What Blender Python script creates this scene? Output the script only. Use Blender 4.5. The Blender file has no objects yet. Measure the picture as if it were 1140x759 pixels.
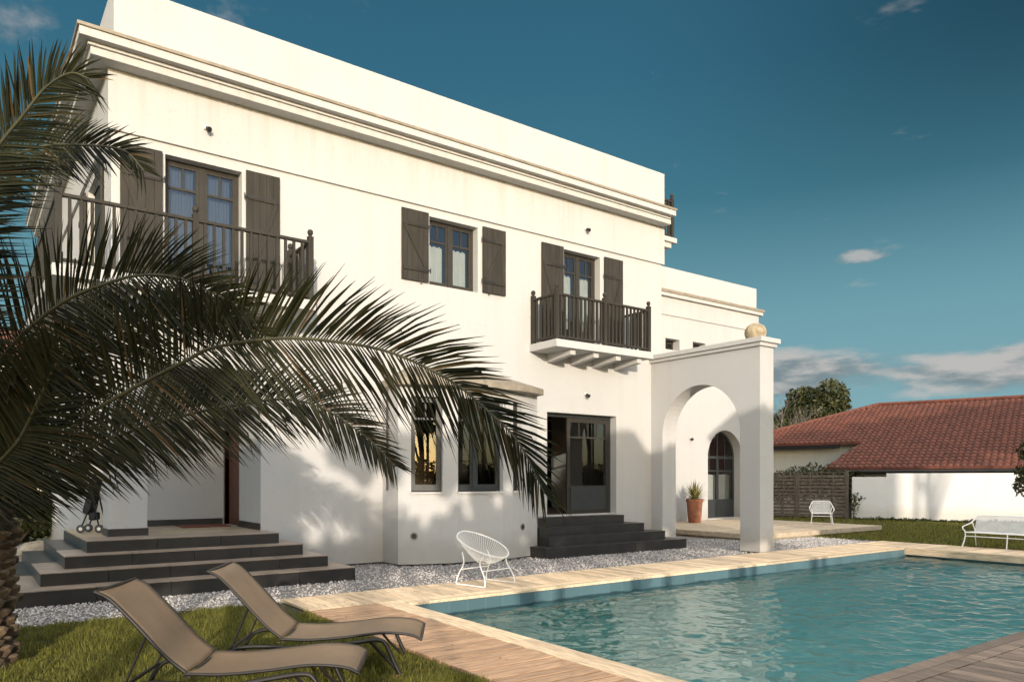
import bpy, math, random
import numpy as np
from mathutils import Vector, Matrix
random.seed(7); RNG = np.random.default_rng(11)
C = bpy.context.scene
COL = C.collection
PI = math.pi

# ------------------------------------------------------------------ helpers
ROOT = {}
class MB:
    """collects shapes, then links them as ONE mesh object"""
    def __init__(s): s.v = []; s.f = []
    def quad(s, a, b, c, d):
        i = len(s.v); s.v += [tuple(a), tuple(b), tuple(c), tuple(d)]; s.f.append((i, i+1, i+2, i+3))
    def poly(s, pts):
        i = len(s.v); s.v += [tuple(p) for p in pts]; s.f.append(tuple(range(i, i+len(pts))))
    def box(s, x0, y0, z0, x1, y1, z1):
        i = len(s.v)
        s.v += [(x0,y0,z0),(x1,y0,z0),(x1,y1,z0),(x0,y1,z0),(x0,y0,z1),(x1,y0,z1),(x1,y1,z1),(x0,y1,z1)]
        s.f += [(i,i+3,i+2,i+1),(i+4,i+5,i+6,i+7),(i,i+1,i+5,i+4),(i+1,i+2,i+6,i+5),(i+2,i+3,i+7,i+6),(i+3,i,i+4,i+7)]
        return s
    def obox(s, c, ax, ay, az):
        c, ax, ay, az = map(Vector, (c, ax, ay, az)); i = len(s.v)
        for k in (-1, 1):
            for (p, q) in ((-1,-1),(1,-1),(1,1),(-1,1)): s.v.append(tuple(c+ax*p+ay*q+az*k))
        s.f += [(i,i+3,i+2,i+1),(i+4,i+5,i+6,i+7),(i,i+1,i+5,i+4),(i+1,i+2,i+6,i+5),(i+2,i+3,i+7,i+6),(i+3,i,i+4,i+7)]
        return s
    def beam(s, a, b, w, h, up=(0,0,1)):
        a, b = Vector(a), Vector(b); d = (b-a); u = Vector(up); x = d.cross(u).normalized(); y = x.cross(d).normalized()
        return s.obox((a+b)/2, x*w/2, d/2, y*h/2)
    def tube(s, pts, r, n=8, closed=False, cap=True):
        P = [Vector(p) for p in pts]; m = len(P)
        R = r if isinstance(r, (list, tuple)) else [r]*m
        def tan(k):
            if closed: return (P[(k+1) % m]-P[k-1]).normalized()
            return (P[min(k+1, m-1)]-P[max(k-1, 0)]).normalized()
        t = tan(0); u = t.orthogonal().normalized(); i0 = len(s.v)
        for k in range(m):
            t = tan(k); u = (u-t*u.dot(t))
            u = u.normalized() if u.length > 1e-6 else t.orthogonal().normalized()
            w = t.cross(u)
            for j in range(n):
                a = 2*PI*j/n; s.v.append(tuple(P[k]+(u*math.cos(a)+w*math.sin(a))*R[k]))
        for k in range(m if closed else m-1):
            for j in range(n):
                a = i0+k*n; b = i0+((k+1) % m)*n
                s.f.append((a+j, a+(j+1) % n, b+(j+1) % n, b+j))
        if cap and not closed:
            s.f.append(tuple(i0+j for j in reversed(range(n)))); s.f.append(tuple(i0+(m-1)*n+j for j in range(n)))
        return s
    def lathe(s, prof, n=24, c=(0,0,0), cap=True):
        i0 = len(s.v); m = len(prof)
        for (r, z) in prof:
            for j in range(n):
                a = 2*PI*j/n; s.v.append((c[0]+r*math.cos(a), c[1]+r*math.sin(a), c[2]+z))
        for k in range(m-1):
            for j in range(n):
                s.f.append((i0+k*n+j, i0+k*n+(j+1) % n, i0+(k+1)*n+(j+1) % n, i0+(k+1)*n+j))
        if cap:
            s.f.append(tuple(i0+j for j in reversed(range(n)))); s.f.append(tuple(i0+(m-1)*n+j for j in range(n)))
        return s
    def build(s, name, mat, parent=None, smooth=0, bevel=0, loc=None, rotz=0):
        off = Vector((0,0,0))
        me = bpy.data.meshes.new(name)
        p = parent; top = parent
        while top is not None and top.parent: top = top.parent
        if top is not None and top.name in ROOT and loc is None: off = ROOT[top.name]
        if off.length: me.from_pydata([(x-off.x, y-off.y, z-off.z) for x, y, z in s.v], [], s.f)
        else: me.from_pydata(s.v, [], s.f)
        me.materials.append(mat)
        o = bpy.data.objects.new(name, me); COL.objects.link(o); o.parent = parent
        if loc is not None: o.location = loc; o.rotation_euler.z = rotz
        fin(me, smooth)
        if bevel: bev(o, bevel)
        return o
def fin(me, smooth):
    if smooth:
        me.polygons.foreach_set('use_smooth', [True]*len(me.polygons))
        if smooth < 180: me.set_sharp_from_angle(angle=math.radians(smooth))
    me.update()
def bev(o, w, seg=2):
    m = o.modifiers.new('bevel', 'BEVEL'); m.width = w; m.segments = seg; m.limit_method = 'ANGLE'; m.angle_limit = math.radians(40)
def npmesh(name, V, F, mat, parent=None, smooth=False, loc=None):
    """V (n,3), F (m,k) numpy"""
    me = bpy.data.meshes.new(name); n, k = F.shape
    V = np.asarray(V, dtype=np.float32)
    if parent is not None and parent.name in ROOT: V = V-np.array(ROOT[parent.name], dtype=np.float32)
    me.vertices.add(len(V)); me.vertices.foreach_set('co', V.ravel())
    me.loops.add(n*k); me.loops.foreach_set('vertex_index', F.astype(np.int32).ravel())
    me.polygons.add(n); me.polygons.foreach_set('loop_start', np.arange(0, n*k, k, dtype=np.int32))
    me.update(calc_edges=True); me.validate()
    if smooth: me.polygons.foreach_set('use_smooth', [True]*len(me.polygons))
    me.materials.append(mat)
    o = bpy.data.objects.new(name, me); COL.objects.link(o); o.parent = parent
    return o
def tag(o, label, cat, group=None, kind=None):
    o['label'] = label; o['category'] = cat
    if group: o['group'] = group
    if kind: o['kind'] = kind
    return o
def thing(name, label, cat, loc=(0,0,0), rotz=0, group=None, world=False):
    o = bpy.data.objects.new(name, None); COL.objects.link(o); o.location = loc; o.rotation_euler.z = rotz
    o.empty_display_size = .3
    if world: ROOT[o.name] = Vector(loc)
    return tag(o, label, cat, group)
def structure(o, label=None): 
    o['kind'] = 'structure'; o['category'] = o.name.replace('_', ' ')
    if label: o['label'] = label
    return o
def clone(o, parent=None):
    c = o.copy(); COL.objects.link(c); c.parent = parent
    for ch in list(o.children): clone(ch, c)
    return c

# ------------------------------------------------------------------ materials
def nodes(name):
    m = bpy.data.materials.new(name); m.use_nodes = True; nt = m.node_tree
    return m, nt, nt.nodes['Principled BSDF']
def N(nt, t, **k):
    n = nt.nodes.new(t)
    for a, b in k.items(): setattr(n, a, b)
    return n
def rgb(c): return (c[0], c[1], c[2], 1)
def pm(name, col, rough=.6, var=.12, scale=4., bump=0., bscale=60., island=0., metal=0., spec=.5, stretch=(1,1,1), col2=None, sheen=0):
    m, nt, b = nodes(name); L = nt.links.new
    tc = N(nt, 'ShaderNodeTexCoord'); mp = N(nt, 'ShaderNodeMapping'); mp.inputs['Scale'].default_value = stretch
    L(tc.outputs['Object'], mp.inputs['Vector'])
    no = N(nt, 'ShaderNodeTexNoise'); no.inputs['Scale'].default_value = scale; no.inputs['Detail'].default_value = 6
    L(mp.outputs[0], no.inputs['Vector'])
    cr = N(nt, 'ShaderNodeValToRGB')
    c2 = col2 or tuple(min(1, x*(1+var)) for x in col); c1 = col if col2 else tuple(x*(1-var) for x in col)
    cr.color_ramp.elements[0].position = .32; cr.color_ramp.elements[1].position = .68
    cr.color_ramp.elements[0].color = rgb(c1); cr.color_ramp.elements[1].color = rgb(c2)
    L(no.outputs['Fac'], cr.inputs['Fac']); out = cr.outputs['Color']
    if island:
        g = N(nt, 'ShaderNodeNewGeometry'); mr = N(nt, 'ShaderNodeMapRange')
        mr.inputs['To Min'].default_value = 1-island; mr.inputs['To Max'].default_value = 1+island
        L(g.outputs['Random Per Island'], mr.inputs['Value'])
        mx = N(nt, 'ShaderNodeVectorMath', operation='SCALE'); L(out, mx.inputs[0]); L(mr.outputs[0], mx.inputs['Scale']); out = mx.outputs[0]
    L(out, b.inputs['Base Color']); b.inputs['Roughness'].default_value = rough; b.inputs['Metallic'].default_value = metal
    b.inputs['Specular IOR Level'].default_value = spec
    if bump:
        n2 = N(nt, 'ShaderNodeTexNoise'); n2.inputs['Scale'].default_value = bscale; n2.inputs['Detail'].default_value = 4
        L(mp.outputs[0], n2.inputs['Vector'])
        bp = N(nt, 'ShaderNodeBump'); bp.inputs['Strength'].default_value = bump; bp.inputs['Distance'].default_value = .01
        L(n2.outputs['Fac'], bp.inputs['Height']); L(bp.outputs[0], b.inputs['Normal'])
    return m
def leafmat(name, c1, c2, rough=.55, trans=.25, spec=.3):
    m, nt, b = nodes(name); L = nt.links.new
    g = N(nt, 'ShaderNodeNewGeometry'); cr = N(nt, 'ShaderNodeValToRGB')
    cr.color_ramp.elements[0].color = rgb(c1); cr.color_ramp.elements[1].color = rgb(c2)
    L(g.outputs['Random Per Island'], cr.inputs['Fac']); L(cr.outputs[0], b.inputs['Base Color'])
    b.inputs['Roughness'].default_value = rough; b.inputs['Specular IOR Level'].default_value = spec
    if trans:
        t = N(nt, 'ShaderNodeBsdfTranslucent'); L(cr.outputs[0], t.inputs['Color'])
        mx = N(nt, 'ShaderNodeMixShader'); mx.inputs[0].default_value = trans
        L(b.outputs[0], mx.inputs[1]); L(t.outputs[0], mx.inputs[2]); L(mx.outputs[0], nt.nodes['Material Output'].inputs['Surface'])
    return m
def stucco(name, col):
    m, nt, b = nodes(name); L = nt.links.new
    tc = N(nt, 'ShaderNodeTexCoord')
    def noise(sc, st=(1,1,1), det=5):
        mp = N(nt, 'ShaderNodeMapping'); mp.inputs['Scale'].default_value = st; L(tc.outputs['Object'], mp.inputs['Vector'])
        n = N(nt, 'ShaderNodeTexNoise'); n.inputs['Scale'].default_value = sc; n.inputs['Detail'].default_value = det; L(mp.outputs[0], n.inputs['Vector'])
        return n.outputs['Fac']
    def ramp(f, p0, p1, a, bb):
        r = N(nt, 'ShaderNodeValToRGB'); r.color_ramp.elements[0].position = p0; r.color_ramp.elements[1].position = p1
        r.color_ramp.elements[0].color = rgb(a); r.color_ramp.elements[1].color = rgb(bb); L(f, r.inputs[0]); return r.outputs[0]
    big = ramp(noise(.7), .3, .7, tuple(x*.95 for x in col), col)
    streak = ramp(noise(2.2, (1.6, 1.6, .12)), .2, .5, (.955, .945, .925), (1, 1, 1))
    spots = ramp(noise(14, det=8), .24, .38, (.84, .80, .74), (1, 1, 1))
    mx = N(nt, 'ShaderNodeMix', data_type='RGBA', blend_type='MULTIPLY'); mx.inputs[0].default_value = 1; L(big, mx.inputs[6]); L(streak, mx.inputs[7])
    m2 = N(nt, 'ShaderNodeMix', data_type='RGBA', blend_type='MULTIPLY'); m2.inputs[0].default_value = .6; L(mx.outputs[2], m2.inputs[6]); L(spots, m2.inputs[7])
    # rising damp stains at the foot of the walls
    ge = N(nt, 'ShaderNodeNewGeometry'); sp = N(nt, 'ShaderNodeSeparateXYZ'); L(ge.outputs['Position'], sp.inputs[0])
    ad = N(nt, 'ShaderNodeMath', operation='MULTIPLY_ADD'); L(noise(3.5), ad.inputs[0]); ad.inputs[1].default_value = -.5; L(sp.outputs['Z'], ad.inputs[2])
    damp = ramp(ad.outputs[0], 0., .35, (.80, .74, .64), (1, 1, 1))
    m3 = N(nt, 'ShaderNodeMix', data_type='RGBA', blend_type='MULTIPLY'); m3.inputs[0].default_value = .55; L(m2.outputs[2], m3.inputs[6]); L(damp, m3.inputs[7])
    # rain streaks hanging below the cornice and below the upper sills
    def mrz(a, c): 
        r = N(nt, 'ShaderNodeMapRange'); r.inputs['From Min'].default_value = a; r.inputs['From Max'].default_value = c; L(sp.outputs['Z'], r.inputs['Value']); return r.outputs[0]
    up = N(nt, 'ShaderNodeMath', operation='MULTIPLY'); L(mrz(7.0, 8.2), up.inputs[0]); L(mrz(8.6, 8.45), up.inputs[1])
    pr = N(nt, 'ShaderNodeMath', operation='MULTIPLY'); L(mrz(8.5, 9.5), pr.inputs[0]); pr.inputs[1].default_value = .8
    mxx = N(nt, 'ShaderNodeMath', operation='MAXIMUM'); L(up.outputs[0], mxx.inputs[0]); L(pr.outputs[0], mxx.inputs[1])
    fa = N(nt, 'ShaderNodeMath', operation='MULTIPLY'); L(mxx.outputs[0], fa.inputs[0]); L(ramp(noise(3.2, (2.4, 2.4, .07), 7), .50, .72, (0,0,0), (1,1,1)), fa.inputs[1])
    m4 = N(nt, 'ShaderNodeMix', data_type='RGBA', blend_type='MULTIPLY'); L(fa.outputs[0], m4.inputs[0]); L(m3.outputs[2], m4.inputs[6]); m4.inputs[7].default_value = (.90, .88, .84, 1); m3 = m4
    L(m3.outputs[2], b.inputs['Base Color']); b.inputs['Roughness'].default_value = .9; b.inputs['Specular IOR Level'].default_value = .2
    bp = N(nt, 'ShaderNodeBump'); bp.inputs['Strength'].default_value = .4; bp.inputs['Distance'].default_value = .012
    L(noise(38, det=6), bp.inputs['Height']); L(bp.outputs[0], b.inputs['Normal'])
    return m
def glassmat(name, tint=(.75,.8,.8), ior=1.5):
    m, nt, b = nodes(name); L = nt.links.new
    t = N(nt, 'ShaderNodeBsdfTransparent'); t.inputs[0].default_value = rgb(tint)
    g = N(nt, 'ShaderNodeBsdfGlossy'); g.inputs['Roughness'].default_value = .01
    fr = N(nt, 'ShaderNodeFresnel'); fr.inputs[0].default_value = ior
    mx = N(nt, 'ShaderNodeMixShader'); L(fr.outputs[0], mx.inputs[0]); L(t.outputs[0], mx.inputs[1]); L(g.outputs[0], mx.inputs[2])
    L(mx.outputs[0], nt.nodes['Material Output'].inputs['Surface'])
    return m
def brick(name, col, mortar, w, h, rough=.4, bump=.3, rot=None, var=.1, msize=.01):
    m, nt, b = nodes(name); L = nt.links.new
    tc = N(nt, 'ShaderNodeTexCoord'); mp = N(nt, 'ShaderNodeMapping')
    if rot: mp.inputs['Rotation'].default_value = rot
    L(tc.outputs['Object'], mp.inputs['Vector'])
    br = N(nt, 'ShaderNodeTexBrick'); br.offset = 0; br.inputs['Scale'].default_value = 1; br.inputs['Brick Width'].default_value = w; br.inputs['Row Height'].default_value = h
    br.inputs['Mortar Size'].default_value = msize; br.inputs['Color1'].default_value = rgb(tuple(x*(1-var) for x in col)); br.inputs['Color2'].default_value = rgb(tuple(x*(1+var) for x in col)); br.inputs['Mortar'].default_value = rgb(mortar)
    L(mp.outputs[0], br.inputs['Vector']); L(br.outputs['Color'], b.inputs['Base Color']); b.inputs['Roughness'].default_value = rough
    return m
M = {}
M['stucco'] = stucco('stucco', (.462, .455, .448))
M['trim'] = stucco('trim_stucco', (.475, .466, .456))
M['wallwhite'] = stucco('garden_wall_render', (.84, .82, .795))
M['taupe'] = pm('taupe_painted_wood', (.036, .032, .026), .6, .18, 9, .25, 40, island=.08, spec=.2, stretch=(1,1,.15))
M['frame'] = pm('taupe_frame_paint', (.036, .032, .027), .5, .12, 9, spec=.25)
M['frame_dark'] = pm('dark_frame_paint', (.028, .030, .031), .4, .15, 9)
M['zinc'] = pm('taupe_coping_tile', (.25, .21, .16), .6, .2, 5, .2, 30)
M['tile'] = pm('dark_step_tile', (.022, .0205, .02), .38, .25, 3, .15, 30, island=.12)
M['tread'] = pm('step_tread_tile', (.27, .215, .17), .38, .2, 3, .15, 30, island=.1)
M['tread_dark'] = pm('dark_step_tread', (.03, .026, .022), .4, .2, 3, .15, 30, island=.1)
M['floor'] = pm('porch_floor_tile', (.42, .33, .22), .4, .12, 3)
M['deckbrown'] = pm('brown_deck_wood', (.44, .275, .165), .6, .3, 7, .35, 30, island=.18, stretch=(.5,5,5))  # browner deck wood tone, for the strip by the lawn
M['deckgrey'] = pm('grey_deck_wood', (.20, .15, .115), .65, .35, 7, .4, 30, island=.28, stretch=(5,.5,5))
M['deck'] = pm('pale_deck_wood', (.68, .52, .345), .45, .3, 7, .35, 30, island=.26, stretch=(5,.5,5))  # palest deck wood tone, for the far strips
M['terrace'] = pm('terrace_wood', (.46, .37, .265), .65, .18, 6, .3, 30, island=.12)
M['gravelbase'] = pm('gravel_ground', (.2, .187, .18), .9, .35, 60, .6, 90)
M['stone'] = leafmat('gravel_stone', (.24, .222, .21), (.66, .625, .60), .85, 0)
M['earth'] = pm('earth_ground', (.07, .075, .035), .95, .35, 2.5, .5, 20)
M['lawnbase'] = pm('lawn_soil', (.035, .033, .012), .95, .4, 6, .6, 40)
M['grass'] = leafmat('grass_blade', (.052, .062, .011), (.31, .29, .062), .6, .35)
M['palm'] = leafmat('palm_leaflet', (.008, .010, .004), (.036, .036, .015), .5, .14, .18)
cr_ = [n for n in M['palm'].node_tree.nodes if n.bl_idname == 'ShaderNodeValToRGB'][0].color_ramp; cr_.elements[1].position = .95
for p_, c_ in ((.955, (.055,.036,.015)), (1.0, (.13,.085,.035))): cr_.elements.new(p_).color = rgb(c_)
M['rachis'] = pm('palm_rachis', (.06, .056, .026), .5, .2, 8)
M['bark'] = pm('palm_bark', (.11, .075, .045), .9, .45, 7, .8, 25, island=.35)
M['trunk'] = pm('tree_bark', (.08, .06, .045), .9, .3, 5, .6, 20)
M['leafdark'] = leafmat('dark_tree_leaf', (.022, .030, .010), (.085, .085, .030), .55, .2)
M['leafmid'] = leafmat('mid_tree_leaf', (.03, .045, .012), (.09, .10, .03), .55, .25)
M['twig'] = pm('bare_twig', (.16, .13, .11), .9, .2, 6)
M['white'] = pm('white_painted_metal', (.88, .87, .85), .4, .04, 6)
M['cord'] = pm('white_cord', (.86, .85, .82), .6, .05, 6)
M['sling'] = None
M['brown'] = pm('brown_metal_frame', (.012, .0095, .008), .5, .2, 8)
M['terracotta'] = pm('weathered_terracotta', (.20, .065, .035), .8, .45, 6, .3, 30, col2=(.34, .15, .09))
M['agave'] = leafmat('pot_plant_leaf', (.09, .10, .03), (.30, .26, .09), .5, .2)
M['roof'] = pm('red_clay_tile', (.115, .033, .018), .75, .2, 9, .2, 40, island=.2)
M['dark'] = pm('near_black', (.02, .02, .02), .8, .1, 4)  # near-black, for the deck bedding and the neighbour's soffit
M['palewall'] = stucco('neighbour_render', (.62, .58, .50))
M['fence'] = pm('weathered_fence_wood', (.135, .108, .082), .8, .3, 9, .4, 30, island=.2)
M['glass'] = glassmat('window_glass', (.55, .60, .61), 1.9)
M['sheer'] = pm('blue_grey_sheer', (.13, .15, .22), .9, .08, 6)
M['curtain'] = pm('white_curtain', (.75, .72, .66), .9, .05, 6)
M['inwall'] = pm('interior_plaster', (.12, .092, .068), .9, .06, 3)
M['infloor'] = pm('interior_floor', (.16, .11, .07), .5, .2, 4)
M['mat'] = pm('doormat_coir', (.16, .05, .025), .95, .2, 30, .5, 80)
M['redwood'] = pm('red_brown_door_wood', (.10, .035, .02), .5, .25, 6, stretch=(1,1,.1))
M['wicker'] = pm('wicker_weave', (.20, .12, .055), .7, .4, 30, .6, 60)
M['black'] = pm('black_fabric', (.012, .012, .013), .7, .2, 20)
M['rubber'] = pm('grey_wheel', (.05, .05, .05), .6, .2, 20)
M['rock'] = pm('garden_rock', (.30, .26, .20), .9, .3, 5, .7, 15)
M['stoneball'] = pm('lichen_stone', (.36, .29, .19), .9, .35, 9, .6, 25)
M['lampwhite'] = pm('lamp_housing_white', (.7, .68, .64), .4, .05, 5)
M['steel'] = pm('black_iron', (.015, .014, .013), .5, .2, 8)
M['pipe'] = pm('brown_pipe', (.06, .04, .03), .6, .2, 8)
# sling mesh fabric: woven brown
def slingmat():
    m, nt, b = nodes('sling_fabric'); L = nt.links.new
    tc = N(nt, 'ShaderNodeTexCoord'); w1 = N(nt, 'ShaderNodeTexWave'); w1.inputs['Scale'].default_value = 60; w1.bands_direction = 'X'
    w2 = N(nt, 'ShaderNodeTexWave'); w2.inputs['Scale'].default_value = 60; w2.bands_direction = 'Y'
    L(tc.outputs['Object'], w1.inputs['Vector']); L(tc.outputs['Object'], w2.inputs['Vector'])
    mu = N(nt, 'ShaderNodeMath', operation='MULTIPLY'); L(w1.outputs['Fac'], mu.inputs[0]); L(w2.outputs['Fac'], mu.inputs[1])
    no = N(nt, 'ShaderNodeTexNoise'); no.inputs['Scale'].default_value = 5; no.inputs['Detail'].default_value = 6; L(tc.outputs['Object'], no.inputs['Vector'])
    cr = N(nt, 'ShaderNodeValToRGB'); cr.color_ramp.elements[0].color = (.115,.076,.045,1); cr.color_ramp.elements[1].color = (.24,.166,.10,1)
    ad = N(nt, 'ShaderNodeMath', operation='MULTIPLY_ADD'); L(no.outputs['Fac'], ad.inputs[0]); ad.inputs[1].default_value = .8; L(mu.outputs[0], ad.inputs[2])
    L(ad.outputs[0], cr.inputs[0]); L(cr.outputs[0], b.inputs['Base Color']); b.inputs['Roughness'].default_value = .6
    bp = N(nt, 'ShaderNodeBump'); bp.inputs['Strength'].default_value = .2; bp.inputs['Distance'].default_value = .003; L(mu.outputs[0], bp.inputs['Height']); L(bp.outputs[0], b.inputs['Normal'])
    return m
M['sling'] = slingmat()
# pool: mosaic basin + clear tinted water
M['pooltile'] = pm('pool_liner', (.50, .93, .94), .5, .08, 1.2)
M['band'] = brick('waterline_tile', (.075, .135, .155), (.11, .17, .19), .3, .3, .35, rot=(PI/2, 0, 0), var=.12, msize=.006)
def watermat():
    m, nt, b = nodes('pool_water'); L = nt.links.new
    tr = N(nt, 'ShaderNodeBsdfTransparent'); tr.inputs[0].default_value = (.90, .99, .98, 1); rf = N(nt, 'ShaderNodeBsdfRefraction'); rf.inputs['IOR'].default_value = 1.2; rf.inputs['Roughness'].default_value = .02; rf.inputs[0].default_value = (.92, 1, .99, 1)
    t = N(nt, 'ShaderNodeMixShader'); t.inputs[0].default_value = .55; L(tr.outputs[0], t.inputs[1]); L(rf.outputs[0], t.inputs[2])
    g = N(nt, 'ShaderNodeBsdfGlossy'); g.inputs['Roughness'].default_value = .015
    tc = N(nt, 'ShaderNodeTexCoord'); no = N(nt, 'ShaderNodeTexNoise'); no.inputs['Scale'].default_value = 15; no.inputs['Detail'].default_value = 4
    L(tc.outputs['Object'], no.inputs['Vector'])
    bp = N(nt, 'ShaderNodeBump'); bp.inputs['Strength'].default_value = .12; bp.inputs['Distance'].default_value = .015; L(no.outputs['Fac'], bp.inputs['Height'])
    fr = N(nt, 'ShaderNodeFresnel'); fr.inputs[0].default_value = 2.9
    L(bp.outputs[0], g.inputs['Normal']); L(bp.outputs[0], fr.inputs['Normal'])
    mx = N(nt, 'ShaderNodeMixShader'); L(fr.outputs[0], mx.inputs[0]); L(t.outputs[0], mx.inputs[1]); L(g.outputs[0], mx.inputs[2])
    L(mx.outputs[0], nt.nodes['Material Output'].inputs['Surface'])
    return m
M['water'] = watermat()

# ------------------------------------------------------------------ wall builders
def cells(lo, hi, cuts):
    c = sorted(set([lo, hi]+[x for x in cuts if lo < x < hi])); return list(zip(c[:-1], c[1:]))
def wall(mb, p0, p1, z0, z1, holes=(), th=.3, ends=True):
    """outer face on the right-hand side of p0->p1; holes (s0,s1,za,zb) go right through"""
    a, b = Vector((p0[0], p0[1], 0)), Vector((p1[0], p1[1], 0)); d = b-a; Ln = d.length; d.normalize(); n = Vector((d.y, -d.x, 0))
    P = lambda s, z, t=0: a+d*s-n*t+Vector((0,0,z))
    for (s0, s1) in cells(0, Ln, [h[0] for h in holes]+[h[1] for h in holes]):
        for (za, zb) in cells(z0, z1, [h[2] for h in holes]+[h[3] for h in holes]):
            sm, zm = (s0+s1)/2, (za+zb)/2
            if any(h[0] < sm < h[1] and h[2] < zm < h[3] for h in holes): continue
            mb.quad(P(s0,za), P(s1,za), P(s1,zb), P(s0,zb)); mb.quad(P(s1,za,th), P(s0,za,th), P(s0,zb,th), P(s1,zb,th))
    for (s0, s1, za, zb) in holes:
        mb.quad(P(s0,za), P(s0,zb), P(s0,zb,th), P(s0,za,th)); mb.quad(P(s1,zb), P(s1,za), P(s1,za,th), P(s1,zb,th))
        mb.quad(P(s0,zb), P(s1,zb), P(s1,zb,th), P(s0,zb,th)); mb.quad(P(s1,za), P(s0,za), P(s0,za,th), P(s1,za,th))
    if ends:
        mb.quad(P(0,z0,th), P(0,z0), P(0,z1), P(0,z1,th)); mb.quad(P(Ln,z0), P(Ln,z0,th), P(Ln,z1,th), P(Ln,z1))
        mb.quad(P(0,z1), P(Ln,z1), P(Ln,z1,th), P(0,z1,th)); mb.quad(P(Ln,z0), P(0,z0), P(0,z0,th), P(Ln,z0,th))
def arch_panel(mb, p0, p1, s0, s1, zb, zs, z1, th, n=28, ends=False):
    a, b = Vector((p0[0], p0[1], 0)), Vector((p1[0], p1[1], 0)); d = (b-a).normalized(); nn = Vector((d.y, -d.x, 0))
    P = lambda s, z, t=0: a+d*s-nn*t+Vector((0,0,z))
    c, r = (s0+s1)/2, (s1-s0)/2
    pts = [(c-r*math.cos(PI*i/n), zs+r*math.sin(PI*i/n)) for i in range(n+1)]
    for (sa, za), (sb, zc) in zip(pts[:-1], pts[1:]):
        mb.quad(P(sa,za), P(sb,zc), P(sb,z1), P(sa,z1)); mb.quad(P(sb,zc,th), P(sa,za,th), P(sa,z1,th), P(sb,z1,th))
        mb.quad(P(sa,za), P(sa,za,th), P(sb,zc,th), P(sb,zc))
    if ends: mb.quad(P(s0,z1), P(s1,z1), P(s1,z1,th), P(s0,z1,th))

# ------------------------------------------------------------------ camera
cam = bpy.data.cameras.new('camera'); co = bpy.data.objects.new('camera', cam); COL.objects.link(co); C.camera = co
co.location = (0, 0, 1.65); fw = Vector((.593, .8052, 0))
co.rotation_euler = fw.to_track_quat('-Z', 'Y').to_euler()
cam.sensor_width = 36; cam.lens = 835/1140*36; cam.shift_y = 152.5/1140; cam.clip_end = 3000; cam.clip_start = .05

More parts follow.
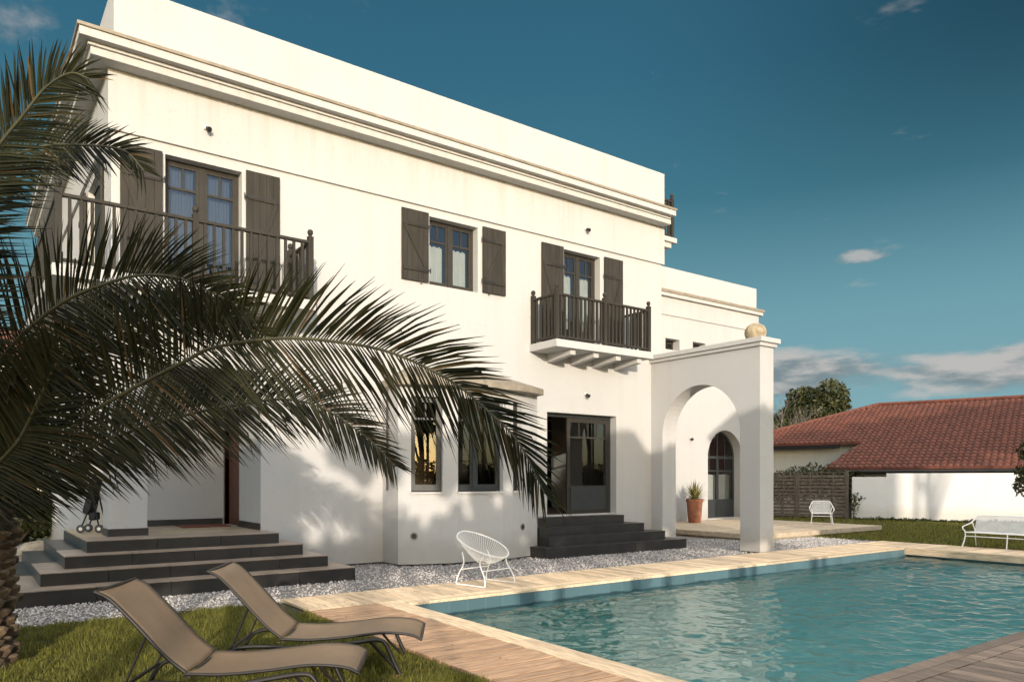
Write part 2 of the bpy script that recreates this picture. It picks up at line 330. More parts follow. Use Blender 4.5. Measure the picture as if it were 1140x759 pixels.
# ------------------------------------------------------------------ sun + sky
SA, SB = .46, .185
Ld = Vector((SA, 1, -SB)).normalized()
sun = bpy.data.lights.new('sun', 'SUN'); so = bpy.data.objects.new('sun', sun); COL.objects.link(so)
so.rotation_euler = Ld.to_track_quat('-Z', 'Y').to_euler(); so.location = (-8, -20, 15)
sun.energy = 2.6; sun.angle = math.radians(.55); sun.color = (1, .88, .735)
W = bpy.data.worlds.new('World'); C.world = W; W.use_nodes = True
def world():
    nt = W.node_tree; L = nt.links.new; bg = nt.nodes['Background']
    sky = N(nt, 'ShaderNodeTexSky'); sky.sky_type = 'NISHITA'; sky.sun_disc = False
    sky.sun_elevation = math.asin(-Ld.z); sky.sun_rotation = math.atan2(-Ld.x, -Ld.y) % (2*PI)
    sky.air_density = 1.0; sky.dust_density = 1.5; sky.ozone_density = 1.0
    tc = N(nt, 'ShaderNodeTexCoord'); dirv = tc.outputs['Generated']
    sp = N(nt, 'ShaderNodeSeparateXYZ'); L(dirv, sp.inputs[0])
    def noise(scale, st, det=7, rough=.55, off=(0,0,0)):
        mp = N(nt, 'ShaderNodeMapping'); mp.inputs['Scale'].default_value = st; mp.inputs['Location'].default_value = off; L(dirv, mp.inputs['Vector'])
        n = N(nt, 'ShaderNodeTexNoise'); n.inputs['Scale'].default_value = scale; n.inputs['Detail'].default_value = det; n.inputs['Roughness'].default_value = rough
        L(mp.outputs[0], n.inputs['Vector']); return n.outputs['Fac']
    def mr(v, a, b, c=0, d=1, smooth=True):
        n = N(nt, 'ShaderNodeMapRange'); n.interpolation_type = 'SMOOTHSTEP' if smooth else 'LINEAR'
        for k, x in zip(('From Min','From Max','To Min','To Max'), (a,b,c,d)): n.inputs[k].default_value = x
        L(v, n.inputs['Value']); return n.outputs[0]
    def op(o, a, b):
        n = N(nt, 'ShaderNodeMath', operation=o)
        for i, x in enumerate((a, b)):
            if isinstance(x, (int, float)): n.inputs[i].default_value = x
            else: L(x, n.inputs[i])
        return n.outputs[0]
    def dot(v):
        n = N(nt, 'ShaderNodeVectorMath', operation='DOT_PRODUCT'); L(dirv, n.inputs[0]); n.inputs[1].default_value = Vector(v).normalized(); return n.outputs['Value']
    def blob(v, c0, c1): return mr(dot(v), math.cos(math.radians(c0)), math.cos(math.radians(c1)))
    # clear evening sky: deep teal opposite the sun, the sky texture boosted for fill towards it
    ramp = N(nt, 'ShaderNodeValToRGB'); e = ramp.color_ramp.elements
    e[0].position = 0; e[0].color = SKY[0]; e[1].position = 1; e[1].color = SKY[4]; e[1].position = .66
    for p, c in ((.20, SKY[1]), (.34, SKY[2]), (.47, SKY[3])): x = e.new(p); x.color = c
    L(sp.outputs['Z'], ramp.inputs[0]); sc = N(nt, 'ShaderNodeVectorMath', operation='SCALE'); L(ramp.outputs[0], sc.inputs[0]); sc.inputs['Scale'].default_value = 2.05
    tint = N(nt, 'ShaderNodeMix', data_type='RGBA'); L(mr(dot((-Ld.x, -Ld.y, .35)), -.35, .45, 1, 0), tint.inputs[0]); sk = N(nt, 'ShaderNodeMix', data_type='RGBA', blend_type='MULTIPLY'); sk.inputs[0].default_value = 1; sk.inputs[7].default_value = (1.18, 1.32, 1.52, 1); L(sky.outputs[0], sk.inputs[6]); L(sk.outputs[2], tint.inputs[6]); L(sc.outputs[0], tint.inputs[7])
    dk = op('SUBTRACT', 1, op('MULTIPLY', op('MULTIPLY', mr(dot((.8052,-.593,0)), .08, .58), mr(sp.outputs['Z'], .22, .50)), .55))
    dks = N(nt, 'ShaderNodeVectorMath', operation='SCALE'); L(sc.outputs[0], dks.inputs[0]); L(dk, dks.inputs['Scale']); L(dks.outputs[0], tint.inputs[7])
    # bright cap added overhead, above the view, to light horizontal surfaces
    zenith_fill = N(nt, 'ShaderNodeMix', data_type='RGBA'); L(mr(sp.outputs['Z'], .56, .86), zenith_fill.inputs[0]); L(tint.outputs[2], zenith_fill.inputs[6]); zenith_fill.inputs[7].default_value = (8.2, 7.7, 7.0, 1); tint = zenith_fill
    # bank of cloud low over the neighbour's roof
    z = sp.outputs['Z']
    band = op('MULTIPLY', mr(z, .075, .12), mr(z, .185, .125))
    side = mr(dot((1.03, .47, .1)), .80, .93)
    n1 = noise(5.5, (1,1,3.6), 8, .58, (1.3,.2,.45))
    c1 = mr(op('ADD', n1, op('MULTIPLY', op('MULTIPLY', band, side), .34)), .655, .87)
    # one small puff and thin wisps
    n2 = noise(16, (1,1,2.4), 7, .6)
    pc = Vector((.593+.467*.8052, .8052-.467*.593, .296)).normalized(); vs = N(nt, 'ShaderNodeVectorMath', operation='SUBTRACT'); L(dirv, vs.inputs[0]); vs.inputs[1].default_value = pc
    vm = N(nt, 'ShaderNodeVectorMath', operation='MULTIPLY'); L(vs.outputs[0], vm.inputs[0]); vm.inputs[1].default_value = (1,1,3.6); vl = N(nt, 'ShaderNodeVectorMath', operation='LENGTH'); L(vm.outputs[0], vl.inputs[0])
    c2 = mr(op('ADD', n2, mr(vl.outputs['Value'], .055, .0, 0, .40)), .66, .92)
    w1 = blob((.593-.40*.8052, .8052+.40*.593, .62), 6, .5); w2 = blob((.593-.65*.8052, .8052+.65*.593, .61), 3.0, .4); w3 = blob((.593-.31*.8052, .8052+.31*.593, .595), 4, .4)
    n3 = noise(13, (1,1,1.5), 8, .62, (3.1,1,.3))
    c3 = mr(op('ADD', n3, op('MULTIPLY', op('MAXIMUM', op('MAXIMUM', w1, w2), w3), .26)), .72, .97, 0, .5)
    mask = op('MAXIMUM', op('MAXIMUM', c1, op('MULTIPLY', c2, .8)), c3)
    # lit tops, grey bellies
    lit = noise(5.5, (1,1,3.6), 8, .58, (1.3,.2,.45+.055))
    sh = mr(op('SUBTRACT', n1, lit), -.09, .10)
    cc = N(nt, 'ShaderNodeMix', data_type='RGBA'); L(op('MAXIMUM', sh, op('MAXIMUM', c2, c3)), cc.inputs[0]); cc.inputs[6].default_value = CLOUD_D; cc.inputs[7].default_value = CLOUD_L
    mx = N(nt, 'ShaderNodeMix', data_type='RGBA'); L(op('MULTIPLY', mask, .84), mx.inputs[0]); L(tint.outputs[2], mx.inputs[6]); L(cc.outputs[2], mx.inputs[7])
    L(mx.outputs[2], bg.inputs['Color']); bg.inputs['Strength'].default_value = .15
SKY = [(.50,.86,.94,1), (.31,.67,.79,1), (.110,.37,.51,1), (.070,.275,.43,1), (.045,.19,.32,1)]
CLOUD_D = (.80, .96, 1.04, 1); CLOUD_L = (2.2, 2.03, 1.92, 1)
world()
C.view_settings.view_transform = 'Standard'; C.view_settings.look = 'None'; C.view_settings.exposure = .76; C.view_settings.gamma = 1

# ------------------------------------------------------------------ ground
PU0, PU1, PV0, PV1 = 4.75, 18.0, 3.25, 8.78      # pool outline
def sheet(name, rects, z, mat, label):
    mb = MB()
    for (x0, y0, x1, y1) in rects: mb.quad((x0,y0,z), (x1,y0,z), (x1,y1,z), (x0,y1,z))
    return structure(mb.build(name, mat), label)
B = 600
sheet('ground', [(-B,-B,B,PV0), (-B,PV1,B,B), (-B,PV0,PU0,PV1), (PU1,PV0,B,PV1)], -.06, M['earth'], 'brown green earth around the house and gardens')
sheet('gravel_bed', [(3.55,10.15,19.8,17.6), (-4.5,10.05,3.55,24.0)], -.045, M['gravelbase'], 'pale grey gravel bed between white house and wooden pool deck')
sheet('lawn_soil', [(-6,-4,3.5,10.05), (19.62,-4,32,12.2), (19.8,12.2,32,24)], -.035, M['lawnbase'], 'dark soil under the lawn beside pool and loungers')

# gravel stones
def stones():
    reg = [(3.6,10.18,19.7,13.5,24000), (-.6,10.0,3.6,12.6,11000), (16.9,10.3,19.7,12.3,2500), (-1.5,10,.8,16,3500)]
    P = np.concatenate([np.column_stack([RNG.uniform(a,c,n), RNG.uniform(b,d,n)]) for a,b,c,d,n in reg])
    n = len(P); s = .008+.017*RNG.random(n)**2.2
    base = np.array([(1,0,0),(0,1,0),(-1,0,0),(0,-1,0),(0,0,.7),(0,0,-.7)])
    ang = RNG.uniform(0, 2*PI, n); ca, sa = np.cos(ang), np.sin(ang)
    V = base[None]*RNG.uniform(.7, 1.3, (n,6,3))*s[:,None,None]
    X = V[:,:,0]*ca[:,None]-V[:,:,1]*sa[:,None]+P[:,0,None]; Y = V[:,:,0]*sa[:,None]+V[:,:,1]*ca[:,None]+P[:,1,None]; Z = V[:,:,2]-.038+RNG.uniform(0,.012,n)[:,None]
    F = np.array([(0,1,4),(1,2,4),(2,3,4),(3,0,4),(1,0,5),(2,1,5),(3,2,5),(0,3,5)])
    F = (F[None]+(np.arange(n)*6)[:,None,None]).reshape(-1,3)
    o = npmesh('gravel', np.stack([X,Y,Z],2).reshape(-1,3), F, M['stone'])
    tag(o, 'loose pale grey gravel stones between house and pool deck', 'gravel', kind='stuff')
stones()

# grass blades
def grass(name, regs, h, w, label):
    P = np.concatenate([np.column_stack([RNG.uniform(a,c,n), RNG.uniform(b,d,n)]) for a,b,c,d,n in regs])
    # rounded lawn corner by the deck and a ragged, clumpy height
    n = len(P); cl = .72+.28*np.sin(P[:,0]*5.1+np.sin(P[:,1]*3.7)*2)*np.sin(P[:,1]*4.3+1)+.3*np.sin(P[:,0]*17+2*np.sin(P[:,1]*13))*np.sin(P[:,1]*19)
    H = h*RNG.uniform(.5, 1.25, n)*cl; Wd = w*RNG.uniform(.6, 1.4, n); a = RNG.uniform(0, 2*PI, n); lean = RNG.uniform(0, .9, n)*H; la = RNG.uniform(0, 2*PI, n)
    dx, dy = np.cos(a)*Wd/2, np.sin(a)*Wd/2; z0 = -.035
    A = np.column_stack([P[:,0]-dx, P[:,1]-dy, np.full(n,z0)]); Bv = np.column_stack([P[:,0]+dx, P[:,1]+dy, np.full(n,z0)])
    T = np.column_stack([P[:,0]+np.cos(la)*lean, P[:,1]+np.sin(la)*lean, z0+H])
    V = np.stack([A,Bv,T],1).reshape(-1,3); F = np.arange(3*n).reshape(-1,3)
    o = npmesh(name, V, F, M['grass']); tag(o, label, 'grass', kind='stuff')
grass('near_grass', [(-1.2,4.0,3.47,9.0,115000), (-1.0,9.0,3.3,10.03,20000), (1.5,3.0,3.47,5.5,25000)], .075, .008, 'short green lawn grass under the brown sun loungers')
grass('far_grass', [(19.65,4,31,12.2,60000), (20.0,12.2,30,19,26000)], .085, .022, 'mown lawn in front of the white boundary wall')

def fallen():
    n = 260; P = np.concatenate([np.column_stack([RNG.uniform(-1,3.5,150), RNG.uniform(4.2,10,150)]), np.column_stack([RNG.uniform(0,14,80), RNG.uniform(10.2,12.2,80)]), np.column_stack([RNG.uniform(3.6,4.5,30), RNG.uniform(4,9.9,30)])])
    a = RNG.uniform(0, 2*PI, n); s = RNG.uniform(.012, .03, n); d = np.column_stack([np.cos(a), np.sin(a)]); e = np.column_stack([-np.sin(a), np.cos(a)])*.45
    z = np.where(P[:,0] > 3.5, np.where(P[:,1] > 10.15, -.012, .007), .012); V = []
    for k, (p, q) in enumerate(((-1,0),(0,-1),(1,0),(0,1))): V.append(np.column_stack([P+d*(s*p)[:,None]+e*(s*q)[:,None], z+RNG.uniform(0,.008,n)]))
    o = npmesh('fallen_leaves', np.stack(V,1).reshape(-1,3), np.arange(4*n).reshape(-1,4), M['dryleaf']); tag(o, 'small dry brown leaves scattered on lawn, deck and gravel', 'leaves', kind='stuff')
M['dryleaf'] = leafmat('dry_leaf', (.10,.05,.02), (.32,.19,.08), .8, 0)
fallen()
# ------------------------------------------------------------------ pool deck
def boards(mb, x0, y0, x1, y1, along, w=.138, gap=.014, z0=-.035, z1=0.):
    """boards running along 'x' or 'y' filling a rectangle"""
    if along == 'y':
        n = max(1, round((x1-x0)/(w+gap))); st = (x1-x0)/n
        for i in range(n):
            j = random.uniform(-.0025, .0025); mb.box(x0+i*st+gap/2, y0+random.uniform(0,.004), z0, x0+(i+1)*st-gap/2, y1-random.uniform(0,.006), z1+j)
    else:
        n = max(1, round((y1-y0)/(w+gap))); st = (y1-y0)/n
        for i in range(n):
            j = random.uniform(-.0025, .0025); mb.box(x0+random.uniform(0,.004), y0+i*st+gap/2, z0, x1-random.uniform(0,.006), y0+(i+1)*st-gap/2, z1+j)
mb = MB()
boards(mb, 3.52, 9.06, PU1, 10.14, 'y')                        # strip between pool and gravel
for (a, b) in ((4.45, 4.595), (4.602, 4.75)): 
    for (c, d) in ((-2, 2.94), (2.95, 6.1), (6.106, 9.05)): mb.box(a, c, -.035, b, d, .004)
for (a, b) in ((8.78, 8.915), (8.922, 9.053)):
    for (c, d) in ((4.757, 8.2), (8.207, 12.6), (12.607, 17.99)): mb.box(c, a, -.035, d, b, .004)
boards(mb, 18.15, 3.257, 19.6, 10.14, 'x')
mb.box(18.0, 3.255, -.15, 18.145, 10.14, .004)                 # thick edge board at the far end
structure(mb.build('pool_deck', M['deck'], bevel=.004), 'pale wooden deck boards along the far sides of the pool')
mb = MB(); boards(mb, 3.50, -2.0, 4.44, 9.05, 'x', gap=.021)             # strip beside the loungers
structure(mb.build('brown_deck', M['deckbrown'], bevel=.004), 'brown wooden deck boards between lawn and pool')
mb = MB()
for (a, b) in ((2.955, 3.10), (3.107, 3.25)):
    for (c, d) in ((4.757, 6.58+a*.3), (6.587+a*.3, 10.7), (10.707, 15), (15.007, 19.55)): mb.box(c, a, -.035, d, b, .004)
boards(mb, 4.757, .4, 19.55, 2.95, 'y', gap=.018)
structure(mb.build('grey_deck', M['deckgrey'], bevel=.004), 'grey wooden deck boards on the near side of the pool')
mb = MB()
for (x0,y0,x1,y1) in ((3.5,-2,4.745,9.07),(4.745,.4,19.6,3.245),(4.745,8.785,19.6,10.15),(18.05,3.245,19.6,8.785)): mb.quad((x0,y0,-.04),(x1,y0,-.04),(x1,y1,-.04),(x0,y1,-.04))
structure(mb.build('deck_bedding', M['dark']), 'dark ground in the gaps between deck boards')
# basin
WZ = -.19; D = -1.55
mb = MB()
mb.quad((PU0,PV0,D),(PU1+.1,PV0,D),(PU1+.1,PV1,D),(PU0,PV1,D))
for (a, b) in (((PU0,PV1),(PU1+.1,PV1)), ((PU1+.1,PV1),(PU1+.1,PV0)), ((PU1+.1,PV0),(PU0,PV0)), ((PU0,PV0),(PU0,PV1))):
    mb.quad((a[0],a[1],D),(b[0],b[1],D),(b[0],b[1],-.34),(a[0],a[1],-.34))
structure(mb.build('pool_basin', M['pooltile']), 'turquoise mosaic basin of the swimming pool')
mb = MB()
for (a, b) in (((PU0,PV1),(PU1+.1,PV1)), ((PU1+.1,PV1),(PU1+.1,PV0)), ((PU1+.1,PV0),(PU0,PV0)), ((PU0,PV0),(PU0,PV1))):
    mb.quad((a[0],a[1],-.34),(b[0],b[1],-.34),(b[0],b[1],-.036),(a[0],a[1],-.036))
structure(mb.build('pool_waterline', M['band']), 'blue grey tile band along the pool edge')
def water():
    nx, ny = 760, 310
    x = np.linspace(PU0, PU1+.1, nx); y = np.linspace(PV0, PV1, ny); X, Y = np.meshgrid(x, y)
    Z = np.zeros_like(X); rs = np.random.default_rng(5)
    for i in range(130):
        lam = .06*(.6/.06)**rs.uniform(0, 1); th = rs.normal(math.atan2(1, .5), 1.0); k = 2*PI/lam
        Z += .0022*lam**.95*np.sin(k*(X*math.cos(th)+Y*math.sin(th))+rs.uniform(0, 6.28))
    patch = .6+.4*np.sin(X*.9+.6*np.sin(Y*1.1))*np.sin(Y*1.3+X*.3); Z = Z*(.55+.75*np.clip(patch,0,1))
    V = np.stack([X, Y, Z+WZ], 2).reshape(-1, 3); idx = np.arange(nx*ny).reshape(ny, nx)
    F = np.stack([idx[:-1,:-1], idx[:-1,1:], idx[1:,1:], idx[1:,:-1]], 2).reshape(-1, 4)
    o = npmesh('pool_water', V, F, M['water'], smooth=True); structure(o, 'rippled turquoise water reflecting the white house')
water()
# terrace in front of the right wing
mb = MB(); boards(mb, 17.03, 12.22, 23.5, 17.58, 'x', z0=.105, z1=.15)
structure(mb.build('terrace', M['terrace'], bevel=.004), 'low wooden terrace in front of the arched door')
mb = MB(); mb.box(17.1, 12.3, -.05, 23.42, 17.55, .1); mb.box(17.0,12.18,.02,23.52,12.215,.148); mb.box(16.99,12.22,.02,17.025,17.58,.148); mb.box(23.503,12.22,.02,23.54,17.58,.148)
structure(mb.build('terrace_edge', M['terrace']), 'wooden edge boards of the low terrace')

# ------------------------------------------------------------------ villa
V0 = 13.45; UL, UR, VB = 1.95, 14.75, 24.0; WV = 17.6; WR = 24.65
villa = thing('white_villa', 'large white two storey villa with grey shutters, balconies and arched side wall', 'house', (8, 14, 0), world=True)
def vp(mb, name, mat, parent=None, **k): return mb.build(name, mat, parent or villa, **k)
# walls: ground floor
mb = MB()
wall(mb, (4.33, V0), (6.73, V0), 0, 4.6, th=.3)
wall(mb, (6.73, V0), (10.11, V0), 0, 4.6, [(.25, 3.13, .78, 3.2)], th=.3)
wall(mb, (10.11, V0), (UR, V0), 0, 4.6, [(.80, 3.01, .78, 3.18)], th=.3)
wall(mb, (UR, V0+.301), (UR, WV), 0, 4.6, th=.3)
wall(mb, (4.33, 15.8), (4.33, V0+.301), 0, 4.4, [(.12, 1.0, .72, 3.0)], th=.28)
wall(mb, (UL+.301, 15.8), (4.329, 15.8), 0, 4.4, th=.3)
wall(mb, (UL, VB), (UL, 15.8), 0, 4.6, [(7.2, 7.75, .55, 1.0)], th=.3)
mb.box(UL, V0, 3.55, 4.329, V0+.45, 4.598); mb.box(UL, V0+.451, 3.55, UL+.45, 15.799, 4.598)      # porch lintels
vp(mb, 'ground_floor_wall', M['stucco'])
mb = MB(); mb.box(1.90, V0-.06, .72, 2.47, V0+.5, 3.55); vp(mb, 'porch_pillar', M['stucco'], bevel=.01)
for bx in ((1.888, V0-.072, .72, 2.482, V0+.512, .84), (2.2, 15.785, .72, 4.31, 15.8, .84), (4.316, 13.46, .72, 4.33, 14.8, .84)): vp(MB().box(*bx), 'porch_skirting', M['tile'])
# upper floor
mb = MB()
h1 = (2.75-UL, 4.0-UL, 4.7, 7.03); h2 = (7.79-UL, 8.99-UL, 5.64, 7.04); h3 = (11.42-UL, 12.57-UL, 4.7, 7.02)
wall(mb, (UL, V0), (UR, V0), 4.6, 8.2, [h1, h2, h3], th=.24)
wall(mb, (UL, VB), (UL, V0+.241), 4.6, 8.2, [(VB-16.1, VB-15.0, 4.7, 7.03)], th=.3)
wall(mb, (UR, V0+.241), (UR, VB-.301), 4.6, 8.2, th=.3)
wall(mb, (UR, VB), (UL+.301, VB), 0, 8.2, th=.3)
vp(mb, 'upper_wall', M['stucco'])
mb = MB()   # frieze band above the string line
mb.box(UL-.05, V0-.05, 7.21, UR+.06, V0-.002, 8.17); mb.box(UL-.05, V0-.002, 7.21, UL-.002, VB, 8.17); mb.box(UR+.002, V0-.002, 7.21, UR+.06, V0+.6, 8.0)
vp(mb, 'frieze', M['stucco'])
mb = MB()
def tier(ov, z0, z1, ur=UR): mb.box(UL-ov, V0-ov, z0, ur, V0+.1, z1); mb.box(UL-ov, V0+.1, z0, UL+.1, VB, z1)
tier(.33, 8.172, 8.29); tier(.37, 8.293, 8.342, UR-.05); tier(.50, 8.345, 8.47)
vp(mb, 'cornice', M['trim'], bevel=.006)
mb = MB(); mb.box(UL-.53, V0-.53, 8.472, UR+.02, V0-.13, 8.525); mb.box(UL-.53, V0-.13, 8.472, UL-.1, VB, 8.525)
vp(mb, 'cornice_capping', M['zinc'], bevel=.006)
mb = MB(); wall(mb, (UL+.02, V0-.12), (UR-.02, V0-.12), 8.43, 9.53, th=.25); wall(mb, (UL+.02, VB), (UL+.02, V0+.131), 8.43, 9.53, th=.25); wall(mb, (UR-.02, V0+.131), (UR-.02, VB), 8.43, 9.53, th=.25)
mb.box(UL+.3, V0+.2, 8.0, UR-.3, VB-.3, 8.3)
vp(mb, 'parapet', M['stucco'])
# interior rooms seen through the glass
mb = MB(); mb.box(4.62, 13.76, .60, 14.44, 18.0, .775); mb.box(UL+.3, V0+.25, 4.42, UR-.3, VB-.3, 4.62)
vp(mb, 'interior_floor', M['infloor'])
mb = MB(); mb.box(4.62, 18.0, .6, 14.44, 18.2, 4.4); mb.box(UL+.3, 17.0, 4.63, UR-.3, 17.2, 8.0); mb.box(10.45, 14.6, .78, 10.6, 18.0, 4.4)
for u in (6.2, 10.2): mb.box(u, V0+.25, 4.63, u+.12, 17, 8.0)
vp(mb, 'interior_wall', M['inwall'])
# bow-fronted bay
bc, bR, bs = 8.42, 3.61, .42
def bowv(u): return 12.8+.0+ (bR-bs) - math.sqrt(bR**2-(u-bc)**2)
knots = [6.73, 6.95, 7.53, 7.84, 8.26, 8.92, 9.21, 9.49, 9.8, 10.11]
mb = MB(); baywin = []
wall(mb, (6.73, V0), (6.73, 12.8), 0, 3.42, th=.22, ends=False)
for a, b in zip(knots[:-1], knots[1:]):
    pa, pb = (a, bowv(a)), (b, bowv(b)); Ln = math.dist(pa, pb); holes = []
    if (a, b) in ((6.95, 7.53), (9.21, 9.49)): holes = [(.001, Ln-.001, 1.38, 3.22)]; baywin.append((pa, pb, Ln, 1))
    wall(mb, pa, pb, 0, 3.42, holes, th=.22, ends=False) if not (a, b) in ((7.84, 8.26), (8.26, 8.92)) else None
pa, pb = (7.84, bowv(7.84)), (8.92, bowv(8.92)); Ln = math.dist(pa, pb); baywin.insert(1, (pa, pb, Ln, 2))
wall(mb, pa, pb, 0, 3.42, [(.001, Ln-.001, 1.38, 3.22)], th=.22, ends=False)
wall(mb, (10.11, 12.8), (10.11, V0), 0, 3.42, th=.22, ends=False)
o = vp(mb, 'bay_wall', M['stucco'], smooth=25)
# bay sills
for (pa, pb, Ln, k) in baywin:
    d = (Vector((*pb, 0))-Vector((*pa, 0))).normalized(); n = Vector((d.y, -d.x, 0)); c = (Vector((*pa, 0))+Vector((*pb, 0)))/2
    mb = MB(); mb.obox(c+n*-.05+Vector((0,0,1.365)), d*(Ln/2+.02), n*.085, Vector((0,0,.018))); vp(mb, 'window_sill', M['trim'])
# bay roof
mb = MB(); ov = .30
eave = [(6.73-.2, V0)]+[(bc+(u-bc)*1.12, bowv(u)-ov) for u in knots]+[(10.11+.2, V0)]
eave = [(6.69, V0-.002), (6.69, 12.62)]+[(u, bowv(u)-ov) for u in (6.95, 7.53, 8.42, 9.21, 9.7)]+[(10.06, 12.52), (10.2, V0-.002)]
z0, z1 = 3.42, 3.55; top = [(min(max(x, 7.35), 9.35), V0-.003, 3.93) for x, y in eave]
for i in range(len(eave)-1):
    (xa, ya), (xb, yb) = eave[i], eave[i+1]
    mb.quad((xa,ya,z0),(xb,yb,z0),(xb,yb,z1),(xa,ya,z1)); mb.poly([(xa,ya,z1),(xb,yb,z1),top[i+1],top[i]] if top[i] != top[i+1] else [(xa,ya,z1),(xb,yb,z1),top[i]])
mb.poly([(x, y, z0) for x, y in reversed(eave)])
vp(mb, 'bay_roof', M['zinc'])
mb = MB(); mb.tube([(6.70,13.19,1.42),(6.70,13.19,3.4)], .022, 8); vp(mb, 'downpipe', M['pipe'])
# round vents
for (u, z) in ((7.0, .54), (9.52, .63)):
    v = bowv(u); sl = (u-bc)/math.sqrt(bR**2-(u-bc)**2); n = Vector((sl, -1, 0)).normalized()
    mb = MB(); mb.tube([Vector((u,v,z))-n*.02, Vector((u,v,z))+n*.008], .075, 18); o = vp(mb, 'round_vent', M['zinc'])
    mb = MB(); mb.tube([Vector((u,v,z))+n*.006, Vector((u,v,z))+n*.011], .05, 16); vp(mb, 'vent_hole', M['steel'], o)

# windows and doors ------------------------------------------------
def xf(pts, org, d):
    n = Vector((d.y, -d.x, 0)); o = Vector((org[0], org[1], 0))
    return [tuple(o+d*x-n*y+Vector((0,0,z))) for (x, y, z) in pts]
def bars(w, z0, z1, lay, y0=0., y1=.06, fr=.055):
    """joinery in local coords x 0..w; lay: leaves, top light height, top panes per leaf, solid bottom height"""
    mb = MB(); pn = []
    mb.box(0, y0, z0, fr, y1, z1); mb.box(w-fr, y0, z0, w, y1, z1); mb.box(fr, y0, z0, w-fr, y1, z0+fr); mb.box(fr, y0, z1-fr, w-fr, y1, z1)
    xs = lay['splits']; e = [fr]+[x for x in xs]+[w-fr]
    for x in xs: mb.box(x-.045, y0-.012, z0+fr, x+.045, y1-.002, z1-fr)
    for i in range(len(e)-1):
        a = e[i]+(.045 if i else 0); b = e[i+1]-(.045 if i < len(e)-2 else 0); st = lay.get('stile', .045)
        mb.box(a, y0+.008, z0+fr, a+st, y1-.006, z1-fr); mb.box(b-st, y0+.008, z0+fr, b, y1-.006, z1-fr)
        zb = z0+fr+lay.get('bottom', .07); zt = z1-fr-.045
        mb.box(a+st, y0+.01, z0+fr, b-st, y1-.01, zb); mb.box(a+st, y0+.01, zt, b-st, y1-.01, z1-fr)
        zl = zt-lay['top']; mb.box(a+st, y0+.011, zl-.02, b-st, y1-.011, zl+.02)
        for k in range(1, lay['n']):
            x = a+st+(b-a-2*st)*k/lay['n']; mb.box(x-.014, y0+.012, zl+.02, x+.014, y1-.012, zt)
        pn.append((a+st, zb, b-st, zt))
    return mb, pn
def joinery(name, org, d, w, z0, z1, lay, mat, dep=.2, curtain=None, parent=None):
    mb, pn = bars(w, z0, z1, lay)
    n = Vector((d.y, -d.x, 0)); org = (org[0]-n.x*dep, org[1]-n.y*dep)
    mb.v = xf(mb.v, org, d); o = vp(mb, name, mat)
    for (x0, za, x1, zb) in pn:
        g = MB(); g.v = xf([(x0,.03,za),(x1,.03,za),(x1,.03,zb),(x0,.03,zb)], org, d); g.f = [(0,1,2,3)]; vp(g, 'pane', M['glass'], o)
    if curtain:
        for (x0, za, x1, zb) in pn:
            g = MB(); nn = 26; top = zb-lay['top']-.08 if curtain == 'half' else zb; L0 = []
            for i in range(nn+1):
                x = x0+.03+(x1-x0-.06)*i/nn; y = .13+.02*math.sin(i*1.9)
                zt = top+.035*abs(math.sin(i*PI/nn*3)); L0 += [(x,y,za-.02),(x,y,zt)]
            g.v = xf(L0, org, d); g.f = [(2*i,2*i+2,2*i+3,2*i+1) for i in range(nn)]; vp(g, 'curtain', M['sheer' if curtain == 'full' else 'curtain'], o, smooth=180)
    return o
X = Vector((1,0,0))
joinery('balcony_door', (2.75, V0), X, 1.25, 4.7, 7.03, dict(splits=[.625], top=.36, n=2, bottom=.45), M['frame'], .19, 'full')
joinery('window', (7.79, V0), X, 1.20, 5.64, 7.04, dict(splits=[.6], top=.34, n=2), M['frame'], .19, 'half')
joinery('balcony_door', (11.42, V0), X, 1.15, 4.7, 7.02, dict(splits=[.575], top=.36, n=2, bottom=.45), M['frame'], .19, 'half')
joinery('balcony_door', (UL, 16.1), Vector((0,-1,0)), 1.1, 4.7, 7.03, dict(splits=[.55], top=.36, n=2, bottom=.45), M['frame'], .19)
for (pa, pb, Ln, k) in baywin:
    d = (Vector((*pb, 0))-Vector((*pa, 0))).normalized()
    joinery('bay_window', pa, d, Ln, 1.40, 3.22, dict(splits=[Ln*.42] if k == 2 else [], top=.32, n=2), M['frame_dark'], .12)
# patio door: open left half, glazed right leaf with a side light
mb = MB(); mb.box(10.91, 13.66, .78, 10.97, 13.72, 3.18); mb.box(13.06, 13.66, .78, 13.12, 13.72, 3.18); mb.box(10.97, 13.66, 3.10, 13.06, 13.72, 3.18)
dr = vp(mb, 'patio_door', M['frame_dark'])
mb, pn = bars(1.36, .80, 3.09, dict(splits=[], top=.36, n=4, bottom=.62), .0, .05, .05); mb.v = xf(mb.v, (11.70, 13.66), X); o = vp(mb, 'door_leaf', M['frame'], dr)
mb = MB(); mb.box(11.80, 13.652, .88, 12.96, 13.662, 1.44); vp(mb, 'door_panel', M['frame_dark'], dr)
for (x0, za, x1, zb) in pn:
    g = MB(); g.v = xf([(x0,.026,za),(x1,.026,za),(x1,.026,zb),(x0,.026,zb)], (11.70,13.66), X); g.f = [(0,1,2,3)]; vp(g, 'pane', M['glass'], dr)
mb = MB(); mb.box(10.86, V0-.03, .762, 13.17, V0+.3, .79); vp(mb, 'door_sill', M['trim'])
# porch door in the side wall of the recess
mb = MB(); mb.box(4.40, 14.82, .72, 4.46, 15.66, 2.98); o = vp(mb, 'porch_door', M['redwood'])
mb = MB(); mb.box(4.322, 14.73, .72, 4.42, 14.80, 3.06); mb.box(4.322, 15.68, .72, 4.42, 15.75, 3.06); vp(mb, 'door_frame', M['redwood'], o)

